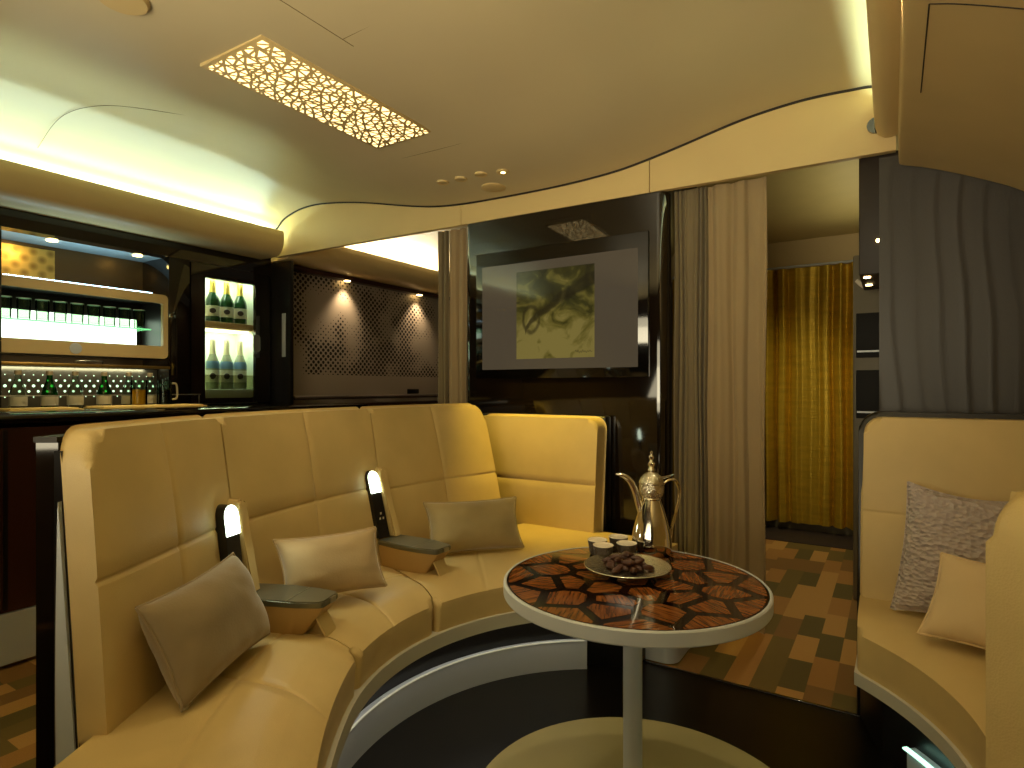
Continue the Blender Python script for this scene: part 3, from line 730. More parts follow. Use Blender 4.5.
# ------------------------------------------------------------------ pillows
def pillow(name, tl, tr, br, bl, th, m, label, group=None, piping=None, n=26):
    tl, tr, br, bl = map(Vector, (tl, tr, br, bl))
    nrm = (tr-tl).cross(bl-tl).normalized()
    b = bmesh.new()
    def P(u, v, s):
        q = (tl*(1-u)+tr*u)*(1-v)+(bl*(1-u)+br*u)*v
        c = (tl+tr+br+bl)/4
        eu = 1-abs(2*u-1)**2.4; ev = 1-abs(2*v-1)**2.4
        pin = .09*((1-abs(2*v-1)**2)*abs(2*u-1)**3), .09*((1-abs(2*u-1)**2)*abs(2*v-1)**3)
        q = q+(c-q)*0
        q = q-(tr-tl)*(.5*pin[0]*(1 if u > .5 else -1))-(bl-tl)*(.5*pin[1]*(1 if v > .5 else -1))
        h = th*.5*(max(0, eu)*max(0, ev))**.5
        h *= 1.15+.16*mnoise.noise(Vector((u*3.1, v*3.1, th*40+tl.x*7)))+.07*mnoise.noise(Vector((u*9, v*7, tl.y*5)))*(abs(2*u-1)+abs(2*v-1))
        return q+nrm*s*h
    for s in (1, -1):
        g = [[b.verts.new(P(i/n, j/n, s)) for i in range(n+1)] for j in range(n+1)]
        for j in range(n):
            for i in range(n): b.faces.new([g[j][i], g[j][i+1], g[j+1][i+1], g[j+1][i]])
    bmesh.ops.remove_doubles(b, verts=b.verts, dist=1e-5)
    edge = [P(i/n, 0, 0) for i in range(n)]+[P(1, i/n, 0) for i in range(n)]+[P(1-i/n, 1, 0) for i in range(n)]+[P(0, 1-i/n, 0) for i in range(n+1)]
    root = empty(name, (tl+tr+br+bl)/4-Vector((0, 0, (tl.z-bl.z)/2)), label, 'pillow', group)
    obj('cushion', b, m, root, smooth=70)
    obj('piping', tube(edge, .0035, 6, steps=len(edge)*1), m, root, smooth=70)
    return root
def pil(name, bl, br, up, th, m, label):
    bl, br, up = Vector(bl), Vector(br), Vector(up); return pillow(name, bl+up, br+up, br, bl, th, m, label)
pil('throw_pillow', (-1.345, .74, .474), (-1.52, 1.09, .492), (-.100, -.05, .228), .14, VELVET, 'taupe velvet pillow tilted against the nearest end of the curved sofa')
pil('throw_pillow', (-1.665, 1.245, .50), (-1.50, 1.545, .505), (-.055, .0, .20), .11, VELVET_L, 'pale beige pillow in the middle seat between the two metal armrests')
pil('throw_pillow', (-1.685, 1.985, .475), (-1.41, 2.325, .476), (-.08, .06, .215), .12, VELVET_G, 'shiny olive-beige pillow in the seat beside the television wall')
pillow('throw_pillow', (.044, 2.47, .878), (.325, 2.44, .84), (.285, 2.30, .46), (-.005, 2.36, .465), .10, LAV, 'large silver-grey quilted pillow on the window-side sofa')
pillow('throw_pillow', (.124, 2.235, .70), (.42, 2.13, .70), (.35, 2.03, .475), (.062, 2.14, .475), .075, BEIGEC, 'small plain cream pillow leaning in front of the silver-grey quilted one')

# ------------------------------------------------------------------ table
TX, TY = O.x, O.y
tb = empty('round_table', (TX, TY, 0), 'round pedestal table with dark inlaid star-pattern wood top', 'table')
R = .353; ZTB = .662
obj('tabletop', lathe([(0, ZTB-.02), (R, ZTB-.02), (R, ZTB-.001), (R-.001, ZTB), (0, ZTB)], (TX, TY, 0), 96), STRAP, tb)
obj('edge_band', lathe([(R-.02, ZTB-.036), (R+.006, ZTB-.036), (R+.009, ZTB-.032), (R+.009, ZTB-.002), (R+.006, ZTB+.001), (R+.0005, ZTB+.001), (R+.0005, ZTB-.021), (R-.02, ZTB-.021)], (TX, TY, 0), 96), STEEL_SAT, tb)
obj('underside', lathe([(0, ZTB-.034), (R-.012, ZTB-.034), (R-.012, ZTB-.0205), (0, ZTB-.0205)], (TX, TY, 0), 64), BLACK, tb)
obj('pole', lathe([(0, .012), (.075, .012), (.07, .02), (.030, .03), (.0265, .06), (.0265, ZTB-.06), (.06, ZTB-.04), (0, ZTB-.0345)], (TX, TY, 0), 40), STEEL_SAT, tb)
obj('base_plate', lathe([(0, .007), (.487, .007), (.487, .010), (.478, .013), (0, .0135)], (TX+.02, TY+.015, 0), 96), DISC, tb)
# inlay cells: bounded by bisectors between a symmetric set of points
sites = [Vector((0, 0))]
for n_, r_, a0 in ((6, .105, 0), (6, .178, 30), (12, .245, 0), (12, .335, 15)):
    for i in range(n_):
        a = rad(a0+360*i/n_+8); sites.append(Vector((math.cos(a), math.sin(a)))*r_)
b = bmesh.new()
def clip(poly, c, n_):
    out = []
    for i in range(len(poly)):
        p, q = poly[i], poly[(i+1) % len(poly)]; dp = (p-c).dot(n_); dq = (q-c).dot(n_)
        if dp <= 0: out.append(p)
        if dp*dq < 0: out.append(p+(q-p)*(dp/(dp-dq)))
    return out
for k, s in enumerate(sites):
    poly = [Vector((math.cos(2*PI*i/120), math.sin(2*PI*i/120)))*(R-.006) for i in range(120)]
    for j, q in enumerate(sites):
        if j == k: continue
        d = q-s; l = d.length
        if l > .3: continue
        poly = clip(poly, s+d*(.5-.0125/l), d/l)
        if len(poly) < 3: break
    if len(poly) < 3: continue
    b.faces.new([b.verts.new((TX+p.x, TY+p.y, ZTB+.0007)) for p in poly])
ret = bmesh.ops.extrude_face_region(b, geom=b.faces[:])
for v in [g for g in ret['geom'] if isinstance(g, bmesh.types.BMVert)]: v.co.z = ZTB-.0003
inl = obj('inlay', b, VENEER, tb, smooth=0)

ZS = ZTB+.0009
# coffee pot
DX, DY = -.664, 1.895
pot = empty('coffee_pot', (DX, DY, ZS), 'tall polished silver Arabic coffee pot with a curved beak spout', 'coffee pot')
s = 1.0
prof = [(0, 0), (.050, 0), (.056, .004), (.060, .018), (.060, .035), (.055, .065), (.046, .10), (.036, .132), (.029, .152), (.027, .158), (.029, .162), (.027, .166)]
obj('body', lathe(prof+[(0, .166)], (DX, DY, ZS), 48), SILVER, pot)
obj('collar', lathe([(0, .1655), (.0285, .1655), (.033, .172), (.036, .182), (.037, .196), (.035, .204), (.0, .205)], (DX, DY, ZS), 40), SILVER_ENG, pot)
lid = obj('lid', lathe([(0, .2045), (.037, .2045), (.038, .208), (.036, .214), (.031, .224), (.022, .233), (.012, .239), (.008, .242), (0, .242)], (DX, DY, ZS), 40), SILVER_ENG, pot)
obj('finial', lathe([(0, .2415), (.010, .2415), (.012, .246), (.009, .251), (.0075, .256), (.010, .261), (.0105, .266), (.006, .271), (.005, .275), (.0075, .280), (.0072, .286), (.004, .290), (.0035, .294), (.0045, .298), (0, .303)], (DX, DY, ZS), 24), SILVER, lid)
obj('lid_thumbpiece', tube([(DX+.026, DY+.016, ZS+.222), (DX+.042, DY+.026, ZS+.226), (DX+.058, DY+.036, ZS+.233)], [.006, .005, .002], 8, flat=.5), SILVER, lid)
ux, uy = -.844, -.536    # spout direction: to the picture's left
L3 = lambda a, z: (DX+ux*a, DY+uy*a, ZS+z)
obj('spout', tube([L3(.030, .115), L3(.040, .150), L3(.050, .185), L3(.066, .215), L3(.090, .231), L3(.108, .233)], [.013, .013, .0125, .012, .0085, .002], 14, flat=.75), SILVER, pot)
obj('handle', tube([L3(-.030, .198), L3(-.048, .214), L3(-.070, .216), L3(-.083, .196), L3(-.084, .165), L3(-.074, .12), L3(-.062, .075), L3(-.058, .05), L3(-.054, .035)], [.0045, .0045, .005, .005, .0045, .004, .004, .0045, .005], 10), SILVER, pot)

pot.scale = (1.08, 1.08, 1.10)
# cups
cp = empty('coffee_cup', (0, 0, 0), 'x', 'cup', 'coffee cups on the table')
obj('cup_body', lathe([(0, 0), (.021, 0), (.024, .003), (.028, .02), (.031, .042), (.0315, .046), (.0295, .046), (.0265, .02), (.022, .006), (0, .005)], (0, 0, 0), 32), CUPD, cp)
obj('rim_lining', lathe([(.0316, .0445), (.0325, .046), (.0318, .0475), (.0285, .0475), (.0275, .044), (.0, .042), (0, .0405), (.0275, .0405)], (0, 0, 0), 32), WHITE, cp)
cup_at = [(592.5, 549, 'small pewter cup with white rim at the left of the four cups'), (612, 542, 'small pewter cup with white rim at the back, closest to the pot spout'),
          (601, 558, 'small pewter cup with white rim at the front of the four, nearest the plate'), (622, 553, 'small pewter cup with white rim right beside the coffee pot')]
cup_xy = [(-.808,1.79),(-.766,1.864),(-.765,1.738),(-.712,1.80)]
for i, (x, y) in enumerate(cup_xy):
    o = cp if i == 0 else tree_copy(cp)
    o.location = (x, y, ZS); o['label'] = cup_at[i][2]
# plate of dates
PX, PY = -.652, 1.652
pl = empty('serving_plate', (PX, PY, ZS), 'round silver plate with engraved rim holding dates', 'plate')
obj('well', lathe([(0, 0), (.066, 0), (.069, .004), (.078, .012), (.0785, .014), (.067, .0065), (0, .005)], (PX, PY, ZS), 48), SILVER, pl)
pl.scale = (1.1, 1.1, 1.1)
obj('rim', lathe([(.0775, .0118), (.110, .0185), (.1135, .021), (.112, .0225), (.108, .0215), (.0785, .0145)], (PX, PY, ZS), 64), SILVER_ENG, pl)
dm = bmesh.new(); bmesh.ops.create_icosphere(dm, subdivisions=3, radius=1)
for v in dm.verts:
    c = v.co.copy(); k = 1+.14*mnoise.noise(c*2.2)+.13*mnoise.noise(Vector((c.x*2.5, c.y*5, c.z*5)))
    v.co = Vector((c.x*.021*k, c.y*.0098*k, c.z*.0085*k))
dt = obj('date_fruit', dm, DATE, smooth=80)
tag(dt, 'wrinkled brown date heaped on the engraved silver plate', 'date', 'dates on the silver plate')
dates = [(-.062, .012, 0), (.0, .06, 0), (.062, .0, 0), (-.004, -.06, 0), (-.036, .008, 1), (.036, -.004, 1), (.014, -.03, 1), (-.012, .034, 1), (-.045, -.01, 0), (-.03, .03, 0), (0, -.035, 0), (.005, .0, 0), (.04, -.02, 0), (.038, .02, 0), (.005, .038, 0), (-.035, -.038, 0), (.036, -.045, 0), (-.015, .012, 1), (.018, .018, 1), (.012, -.018, 1), (-.022, -.016, 1), (.0, .0, 2)]
for i, (x, y, l) in enumerate(dates):
    o = dt if i == 0 else dt.copy()
    if i: C.objects.link(o)
    o.location = (PX+x, PY+y, ZS+.016+.0145*l); o.rotation_euler = (random.uniform(-.2, .2), random.uniform(-.25, .25), random.uniform(0, PI))

# ------------------------------------------------------------------ curtains
def curtain(name, parts, label, group=None):
    allx = [p[0] for p in parts]
    root = empty(name, (parts[0][0], parts[0][2], parts[0][3]), label, 'curtain', group)
    for i, (xa, xb, y, z0, z1, folds, amp, m, pname, sway) in enumerate(parts):
        b = bmesh.new(); nx = max(60, int(folds*14)); nz = 24; th = .003
        def P(i_, j_):
            u = i_/nx; v = j_/nz; a = 2*PI*folds*u+.6*math.sin(5*u+1.3)
            A = amp*(.55+.45*math.sin(3.1*u*folds*.37+.5))*(.75+.25*(1-v))
            yy = y+A*math.sin(a)+.25*A*math.sin(2.3*a+1+v*1.3); xx = xa+(xb-xa)*(u)+sway*(1-v)*u+.15*A*math.cos(a*1.0)+.004*math.sin(9*v+7*u)
            return xx, yy, z0+(z1-z0)*v
        for s in (0, 1):
            g = [[b.verts.new((P(i_, j_)[0], P(i_, j_)[1]+s*th, P(i_, j_)[2])) for i_ in range(nx+1)] for j_ in range(nz+1)]
            for j_ in range(nz):
                for i_ in range(nx): b.faces.new([g[j_][i_], g[j_][i_+1], g[j_+1][i_+1], g[j_+1][i_]])
            if s == 0: g0 = g
        for j_ in range(nz):
            for i_ in (0, nx): b.faces.new([g0[j_][i_], g0[j_+1][i_], g[j_+1][i_], g[j_][i_]])
        for i_ in range(nx):
            for j_ in (0, nz): b.faces.new([g0[j_][i_], g0[j_][i_+1], g[j_][i_+1], g[j_][i_]])
        o = obj(pname, b, m, root, smooth=80)
    return root
curtain('curtain', [(-.975, -.80, 3.12, .01, 2.228, 7.0, .018, LINING, 'pleated_lining', .0), (-.80, -.60, 3.12, .012, 2.226, 2.2, .016, TAUPE, 'drape', -.0), (-.60, -.515, 3.115, .01, 2.224, .8, .008, TAUPE, 'border_hem', -.01)],
        'tall taupe curtain with grey pleats between the screen and the open aisle')
curtain('curtain', [(-2.57, -2.475, 3.12, .01, 2.24, 2.5, .022, LINING, 'pleated_lining', 0), (-2.475, -2.33, 3.12, .012, 2.238, 2.4, .020, TAUPE, 'drape', 0)],
        'narrow gathered beige curtain between the screen and the perforated galley shutter')
gc = curtain('curtain', [(-.96, -.19, 5.5, .075, 2.2, 7.5, .055, GOLD, 'drape', 0)], 'gold satin curtain hanging across the far end of the aisle')
obj('curtain_rail', tube([(-1.0, 5.5, 2.212), (-.6, 5.49, 2.212), (-.15, 5.5, 2.212)], .011, 10), STEEL_SAT, gc)
struct('floor_threshold', box(-.93, -.2, 5.1, 5.58, -.01, .008, .003), mat('threshold_dark', (52, 40, 34), .7))
struct('baseboard_far', box(-.95, -.15, 5.56, 5.6, 0, .1, .004), GREYCAB)

# right jamb: overhead box with two small lamps, grey cabinet with dark niches beyond
oc = empty('overhead_cabinet', (-.08, 3.2, 1.7), 'dark overhead cabinet beside the aisle opening with two tiny lamps', 'cabinet')
obj('body', box(-.128, .15, 3.10, 3.60, 1.705, 2.235, .006), mat('espresso_wood', (34, 22, 13), .55, var=.1), oc)
for y, z in ((3.16, 1.704), (3.40, 1.704)):
    obj('lamp', lathe([(0, 0), (.014, 0), (.014, -.005), (0, -.006)], (-.098, y, z), 16), BULB, oc)
obj('lamp', lathe([(0, 0), (.008, 0), (.008, -.005), (0, -.006)], (-.055, 3.098, 1.85), 16, 'Y'), BULB, oc)
gr = empty('galley_cabinet', (.05, 4.0, 0), 'grey galley cabinet with black niches seen past the aisle opening', 'cabinet')
obj('body', box(-.19, .2, 3.9, 4.3, 0, 1.95, .01), GREYCAB, gr)
for z0, z1 in ((1.37, 1.62), (1.03, 1.3)):
    f = obj('niche', box(-.175, .1, 3.892, 3.905, z0, z1, .004), mat('niche_black', (10, 8, 7), .7), gr)
    obj('shelf', box(-.17, .1, 3.886, 3.892, z0+.03, z0+.04), STEEL_SAT, f)
obj('faucet', tube([(-.17, 3.86, 1.80), (-.14, 3.85, 1.765), (-.10, 3.85, 1.75), (-.05, 3.85, 1.75)], [.012, .011, .01, .009], 8), WHITE, gr)

# ------------------------------------------------------------------ bar
BX = -4.30
bar = empty('bar_cabinet', (-3.7, 1.9, 0), 'dark built-in bar along the wall with counter, glass niche and bottle backsplash', 'bar')
obj('counter', box(BX-.02, -3.18, .7, 3.08, 1.045, 1.085, .006), BLACKGLOSS, bar)
obj('front_panel', box(BX, -3.20, .72, 3.06, .24, 1.028), MAHOG, bar)
obj('kick_panel', box(BX, -3.19, .72, 3.06, .02, .235), STEEL_SAT, bar)
obj('toe_board', box(BX, -3.24, .72, 3.06, 0, .02), BLACK, bar)
dgap = obj('door_gap', box(-3.204, -3.196, .995, 1.012, .25, 1.02), BLACK, bar)
obj('fascia', box(BX-.1, BX, .7, 3.09, 2.125, 2.24), BLACKGLOSS, bar)
obj('soffit', box(-4.66, BX-.1, .7, 2.40, 2.125, 2.15), mat('soffit_grey', (150, 165, 165), .5), bar)
obj('end_post', box(BX-.3, BX+.02, .7, 1.325, 1.062, 2.125), BLACK, bar)
obj('niche_back', box(-4.68, -4.66, .7, 2.41, 1.06, 2.15), mat('niche_bronze', (96, 70, 34), .35, metal=.5), bar)
obj('lattice_panel', box(-4.66, -4.652, 1.0, 1.72, 1.86, 2.10), GOLDPAT, bar)
obj('side_panel', box(-4.66, BX, 2.27, 2.42, 1.062, 2.125, .003), BLACKGLOSS, bar)
# glass-fronted case with cream frame
def frame_bm(y0, y1, z0, z1, iy0, iy1, iz0, iz1, xa, xb):
    b = bmesh.new(); out = rrect(y0, y1, z0, z1, (.005, .03, .03, .005), 5); inn = rrect(iy0, iy1, iz0, iz1, (.004, .012, .012, .004), 5)
    ring = []
    for x in (xa, xb): ring.append(([b.verts.new((x, y, z)) for y, z in out], [b.verts.new((x, y, z)) for y, z in inn]))
    n = len(out)
    for i in range(n):
        j = (i+1) % n
        for (A, I) in ring: b.faces.new([A[i], A[j], I[j], I[i]])
        b.faces.new([ring[0][0][i], ring[0][0][j], ring[1][0][j], ring[1][0][i]]); b.faces.new([ring[0][1][i], ring[0][1][j], ring[1][1][j], ring[1][1][i]])
    return b
case = obj('display_frame', frame_bm(1.10, 2.265, 1.405, 1.85, 1.12, 2.232, 1.49, 1.79, BX-.03, BX), CREAM, bar)
obj('emblem', lathe([(0, 0), (.034, 0), (.034, .004), (.028, .005), (0, .003)], (BX, 1.70, 1.447), 28, 'X'), STEEL_SAT, case)
obj('case_top', box(-4.62, BX-.031, 1.1, 2.262, 1.81, 1.85), BLACK, bar)
obj('case_bottom', box(-4.62, BX-.031, 1.1, 2.262, 1.405, 1.48), BLACK, bar)
obj('case_back', box(-4.64, -4.62, 1.1, 2.262, 1.405, 1.85), BLACK, bar)
obj('case_side', box(-4.62, BX-.031, 2.245, 2.262, 1.48, 1.81), BLACK, bar)
obj('light_box', box(-4.617, -4.60, 1.1, 2.20, 1.482, 1.69), emit('lightbox', (225, 255, 222), 3.2), bar)
obj('glass_shelf', box(-4.58, -4.36, 1.1, 2.18, 1.603, 1.611), glass('shelf_glass', (190, 240, 205)), bar)
led = None
for i in range(70): led = box(BX-.012, BX-.004, 1.34+.0118*i, 1.346+.0118*i, 1.851, 1.857, bm=led)
obj('led_strip', led, LED, bar, smooth=0)
obj('brass_ledge', box(BX-.05, BX+.01, 1.1, 2.275, 1.332, 1.352, .003), BRASS, bar)
obj('ledge_handle', tube([(BX+.0, 1.70, 1.355), (BX+.012, 1.71, 1.370), (BX+.012, 1.84, 1.370), (BX, 1.85, 1.355)], .004, 8), STEEL, bar)
obj('backsplash', box(-4.46, -4.45, 1.1, 2.268, 1.085, 1.33), mat('backsplash_metal', (120, 112, 92), .3, metal=.8), bar)
dots = None; bmd = bmesh.new()
for r_ in range(5):
    for c_ in range(24):
        y = 1.30+c_*.047+(.0235 if r_ % 2 else 0); z = 1.145+r_*.034
        rr = (.004, .0075, .009, .0065, .003)[r_]
        if y > 2.26: continue
        bmd.faces.new([bmd.verts.new((-4.4492, y+rr*math.cos(2*PI*k/8), z+rr*math.sin(2*PI*k/8))) for k in range(8)])
obj('dot_pattern', bmd, emit('dot_glow', (215, 255, 215), 1.3), bar, smooth=0)
obj('bottle_rail', tube([(-3.888, 1.12, 1.158), (-3.888, 1.7, 1.158), (-3.888, 2.26, 1.158)], .003, 6), STEEL, bar)
for y in (1.15, 1.72, 2.25): obj('rail_post', lathe([(.003, 1.085), (.003, 1.158)], (-3.888, y, 0), 8), STEEL, bar)
for y in (1.627, 2.13):
    l = obj('soffit_lamp', lathe([(0, 0), (.03, 0), (.03, -.006), (0, -.008)], (BX-.14, y, 2.1245), 20), BULB_Y, bar)
spot('bar_spot', (BX-.14, 1.55, 2.11), (-4.62, 1.40, 1.9), 3, (1, .75, .3), 110, .9)
spot('bar_spot', (BX+.03, 1.9, 2.115), (-3.84, 1.86, 1.1), 26, (1, .8, .42), 62, .9)
area('bar_led_glow', (BX-.08, 1.75, 1.868), UP, .03, .9, 2.2, COOL)
area('bar_lightbox_glow', (-4.40, 1.7, 1.325), (0, rad(35), 0), .02, 1.0, .8, (.95, 1, .8))
# cooler
fr = empty('bottle_cooler', (BX, 2.78, 1.062), 'lit wine cooler with a black framed glass door full of champagne bottles', 'cooler')
fz0, fz1 = 1.125, 2.02; fy0, fy1 = 2.535, 2.950
obj('door_frame', frame_bm(2.43, 3.085, 1.087, 2.12, fy0, fy1, fz0, fz1, BX-.03, BX), BLACKGLOSS, fr)
INT = mat('cooler_interior', (226, 230, 214), .5)
cb = box(-4.62, -4.60, 2.5, 2.99, 1.08, 2.1); cb = box(-4.60, BX-.031, 2.5, 2.515, 1.08, 2.1, bm=cb); cb = box(-4.60, BX-.031, 2.975, 2.99, 1.08, 2.1, bm=cb)
cb = box(-4.60, BX-.031, 2.515, 2.975, 1.08, 1.10, bm=cb); cb = box(-4.60, BX-.031, 2.515, 2.975, 2.08, 2.1, bm=cb)
obj('cabinet_body', cb, INT, fr, smooth=0)
obj('shelf', box(-4.58, BX-.04, 2.52, 2.97, 1.655, 1.705, .003), mat('shelf_rose', (226, 170, 120), .5), fr)
obj('shelf', box(-4.58, BX-.04, 2.52, 2.97, 1.10, 1.19, .003), INT, fr)
obj('front_rail', box(-4.34, -4.335, 2.52, 2.97, 1.19, 1.30), glass('rail_glass', (225, 225, 205)), fr)
obj('light_tube', box(-4.55, -4.40, 2.53, 2.96, 2.068, 2.078), emit('cooler_lamp', (240, 255, 225), 5), fr)
obj('light_tube', box(-4.55, -4.40, 2.53, 2.96, 1.645, 1.654), emit('cooler_lamp', (240, 255, 225), 5), fr)
obj('door_glass', box(BX-.02, BX-.016, fy0-.005, fy1+.005, fz0-.005, fz1+.005), glass('door_glass', (235, 240, 228)), fr)
obj('handle', prism(rrect(-.03, .03, -.07, .07, .028), .012, lambda x, z, k: Vector((BX+k, fy1+.005+x, 1.555+z))), STEEL, fr)
area('cooler_glow', (-4.40, 2.745, 2.06), (0, rad(25), 0), .1, .4, 3.0, (.85, 1, .98))
area('cooler_glow', (-4.40, 2.745, 1.64), (0, rad(25), 0), .1, .4, 3.0, (.85, 1, .98))
def champ(glassm, foilm, low, group, names, z, parts_low):
    root = empty('champagne_bottle', (0, 0, 0), 'x', 'bottle', group)
    obj('glass_body', lathe([(0, 0), (.040, 0), (.0445, .004), (.0445, .155), (.040, .18), (.026, .215), (.019, .235), (.0165, .26), (.0165, .30), (0, .30)], (0, 0, 0), 28), glassm, root)
    obj('foil', lathe([(.0218, .228), (.0195, .245), (.0178, .262), (.0178, .305), (.0165, .322), (0, .325), (0, .32), (.0166, .3), (.0166, .262), (.019, .24)], (0, 0, 0), 24), foilm, root)
    obj('label', lathe([(.0447, .045), (.0453, .045), (.0453, .125), (.0447, .125)], (0, 0, 0), 28), LABELM, root)
    if low: obj('neck_label', lathe([(.0447, .135), (.0453, .135), (.045, .158), (.0405, .183), (.0398, .183)], (0, 0, 0), 28), LABELB, root)
    obj('medallion', lathe([(0, 0), (.02, 0), (.018, .002), (0, .003)], (.0452, 0, .085), 20, 'X'), mat('medallion_dark', (60, 40, 22), .5), root)
    for i, (y, nm) in enumerate(zip((2.665, 2.78, 2.895), names)):
        o = root if i == 0 else tree_copy(root)
        o.scale = (1.1, 1.1, 1.18) if low else (1.15, 1.15, 1.0); o.location = (-4.42, y, z); o['label'] = nm
        o.rotation_euler.z = rad(-30)
champ(GRN_GLASS, FOIL, False, 'bottles in the lit cooler', ['dark green champagne bottle with gold foil, left on the cooler upper shelf', 'dark green champagne bottle with gold foil, middle of the cooler upper shelf', 'dark green champagne bottle with gold foil, nearest the door handle on the cooler upper shelf'], 1.706, False)
champ(PALE_GLASS, FOIL_P, True, 'bottles in the lit cooler', ['pale champagne bottle with blue collar, left on the cooler lower shelf', 'pale champagne bottle with blue collar, middle of the cooler lower shelf', 'pale champagne bottle with blue collar, right on the cooler lower shelf by the handle'], 1.191, True)
# tall dark post between bar and galley
struct('trim_13', box(-4.45, -4.06, 3.092, 3.13, 0, 2.22, .008), BLACK)
obj('post_switch_plate', box(-4.155, -4.11, 3.086, 3.0915, 1.45, 1.8, .002), STEEL_SAT, tag(empty('wall_switch', (-4.12, 3.095, 1.45), 'slim metal plate on the black post beside the cooler', 'switch'), None))

# glasses on the shelf
tum = empty('tumbler', (0, 0, 0), 'x', 'glass', 'tumblers on the lit glass shelf')
obj('rim', lathe([(.0343, .129), (.0363, .129), (.0363, .132), (.0343, .132)], (0, 0, 0), 24), mat('glass_rim_glint', (214, 226, 216), .2), tum)  # pale opaque ring painted in for the light outline of the glass
obj('glass_wall', lathe([(0, 0), (.030, 0), (.033, .004), (.036, .13), (.0345, .13), (.0315, .012), (0, .010)], (0, 0, 0), 24), WATER_C, tum)
for i in range(9):
    o = tum if i == 0 else tree_copy(tum)
    o.location = (-4.43, 1.385+.094*i, 1.6115)
    o['label'] = 'clear straight tumbler on the lit glass shelf, ' + ('%s from the side of the cooler' % ['ninth', 'eighth', 'seventh', 'sixth', 'fifth', 'fourth', 'third', 'second', 'first'][i])

# water bottles, juice, carafe, napkins on the counter
def wbottle(gm, name):
    root = empty(name, (0, 0, 0), 'x', 'bottle', 'water bottles on the bar counter')
    obj('glass_body', lathe([(0, 0), (.030, 0), (.033, .005), (.034, .06), (.034, .075), (.028, .11), (.017, .145), (.0125, .165), (.0125, .19), (0, .19)], (0, 0, 0), 24), gm, root)
    obj('cap', lathe([(0, .186), (.0145, .186), (.0145, .207), (.013, .209), (0, .209)], (0, 0, 0), 20), mat('cap_silver', (196, 180, 150), .4, metal=.4), root)
    obj('label', lathe([(.0345, .018), (.0352, .018), (.0352, .068), (.0345, .068)], (0, 0, 0), 24), mat('water_label', (206, 200, 176), .6), root)
    return root
A_ = math.radians(32.4); fxx, fyy, rxx, ryy = -math.sin(A_), math.cos(A_), math.cos(A_), math.sin(A_)
wc = wbottle(WATER_C, 'water_bottle'); wg = wbottle(WATER_G, 'water_bottle')
labs = ['clear glass water bottle on the bar, farthest from the juice jug', 'green glass water bottle on the bar, second from the far end of the row', 'clear glass water bottle between the two green ones on the bar',
        'green glass water bottle on the bar nearest the orange juice', 'pale glass water bottle partly behind the orange juice jug', 'clear water bottle standing between juice jug and dark drink mug']
ys = [1.294, 1.436, 1.56, 1.709, 1.845, 1.969]
used = {}
for i, (y, src) in enumerate(zip(ys, (wc, wg, wc, wg, wc, wc))):
    o = tree_copy(src) if src in used else src
    used[src] = 1; o.scale = (1.14, 1.14, 1.0); o.location = (-3.95, y, 1.0855); o['label'] = labs[i]
J = (-3.82, 1.84)
jg = empty('juice_jug', (*J, 1.0855), 'straight glass jug of orange juice on the bar counter', 'jug')
obj('glass_wall', lathe([(0, 0), (.041, 0), (.044, .004), (.044, .155), (.042, .155), (.042, .008), (0, .006)], (*J, 1.0925), 28), WATER_C, jg)
obj('juice', lathe([(0, .0085), (.0415, .0085), (.0415, .098), (0, .098)], (*J, 1.0925), 28), JUICE, jg)
J = (-3.82, 1.99)
jg = empty('drink_mug', (*J, 1.0855), 'glass mug of dark drink with a round handle on the bar counter', 'mug')
obj('glass_wall', lathe([(0, 0), (.039, 0), (.042, .004), (.042, .155), (.040, .155), (.040, .008), (0, .006)], (*J, 1.0925), 28), WATER_C, jg)
obj('dark_drink', lathe([(0, .0085), (.0395, .0085), (.0395, .095), (0, .095)], (*J, 1.0925), 28), COLA, jg)
obj('handle', tube([(J[0], J[1]+.040, 1.228), (J[0], J[1]+.070, 1.226), (J[0], J[1]+.078, 1.193), (J[0], J[1]+.075, 1.138), (J[0], J[1]+.042, 1.13)], .006, 10), mat('handle_glass', (176, 166, 136), .15), jg)
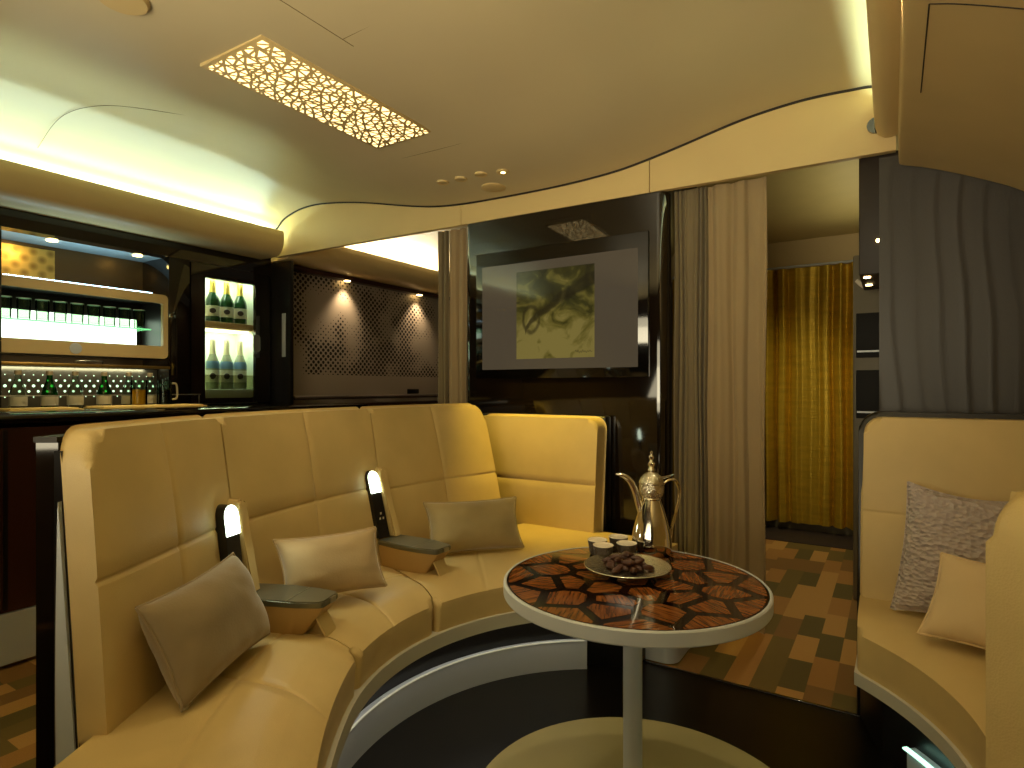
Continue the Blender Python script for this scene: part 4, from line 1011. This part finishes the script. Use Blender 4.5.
def napkin(x0, x1, y0, y1, label):
    root = empty('napkin', ((x0+x1)/2, (y0+y1)/2, 1.0855), label, 'napkin', 'napkins on the bar counter')
    obj('lower_fold', box(x0, x1, y0, y1, 1.0855, 1.0915, .002), PAPER, root); obj('upper_fold', box(x0+.006, x1-.01, y0+.008, y1-.02, 1.0916, 1.098, .002), PAPER, root)
napkin(-3.82, -3.62, 1.15, 1.47, 'folded cream napkin under the water bottles at the far end of the bar counter')
napkin(-3.875, -3.64, 1.57, 2.16, 'long folded cream napkin under the juice jug and mug')

# ------------------------------------------------------------------ galley beyond
ga = empty('galley_shutter', (BX, 4.2, 1.06), 'large grey perforated metal shutter under two spotlights', 'shutter')
pb = bmesh.new(); ny, nz = 60, 30; rows = []
for j in range(nz+1):
    rows.append([pb.verts.new((BX+.012*math.sin(i*.35+j*.12)*.3, 3.3+2.1*i/ny, 1.06+1.2*j/nz)) for i in range(ny+1)])
for j in range(nz):
    for i in range(ny): pb.faces.new([rows[j][i], rows[j][i+1], rows[j+1][i+1], rows[j+1][i]])
ret = bmesh.ops.extrude_face_region(pb, geom=pb.faces[:])
for v in [g for g in ret['geom'] if isinstance(g, bmesh.types.BMVert)]: v.co.x = BX-.05
obj('perforated_sheet', pb, PERF, ga, smooth=60)
obj('bottom_rail', tube([(BX+.02, 3.3, 1.115), (BX+.02, 4.2, 1.115), (BX+.02, 5.4, 1.115)], .018, 10), mat('gunmetal', (92, 84, 76), .4, metal=.6), ga)
obj('hand_slot', box(BX-.01, BX+.012, 4.72, 4.90, 1.14, 1.19, .008), BLACK, ga)
obj('top_box', box(BX-.1, BX+.08, 3.23, 5.6, 2.19, 2.23, .006), MAHOG, ga)
for y in (3.86, 4.86):
    obj('lamp', lathe([(0, 0), (.03, 0), (.03, -.006), (0, -.008)], (BX+.05, y, 2.1895), 20), BULB, ga)
    spot('galley_spot', (BX+.09, y, 2.17), (BX-.02, y, 1.5), 20, (1, .72, .42), 90, .9)
struct('wall_galley', box(BX-.1, BX+.06, 3.23, 5.6, 0, 1.055), MAHOG, smooth=0)
# lower fittings seen behind the left end of the bar are part of the bar itself
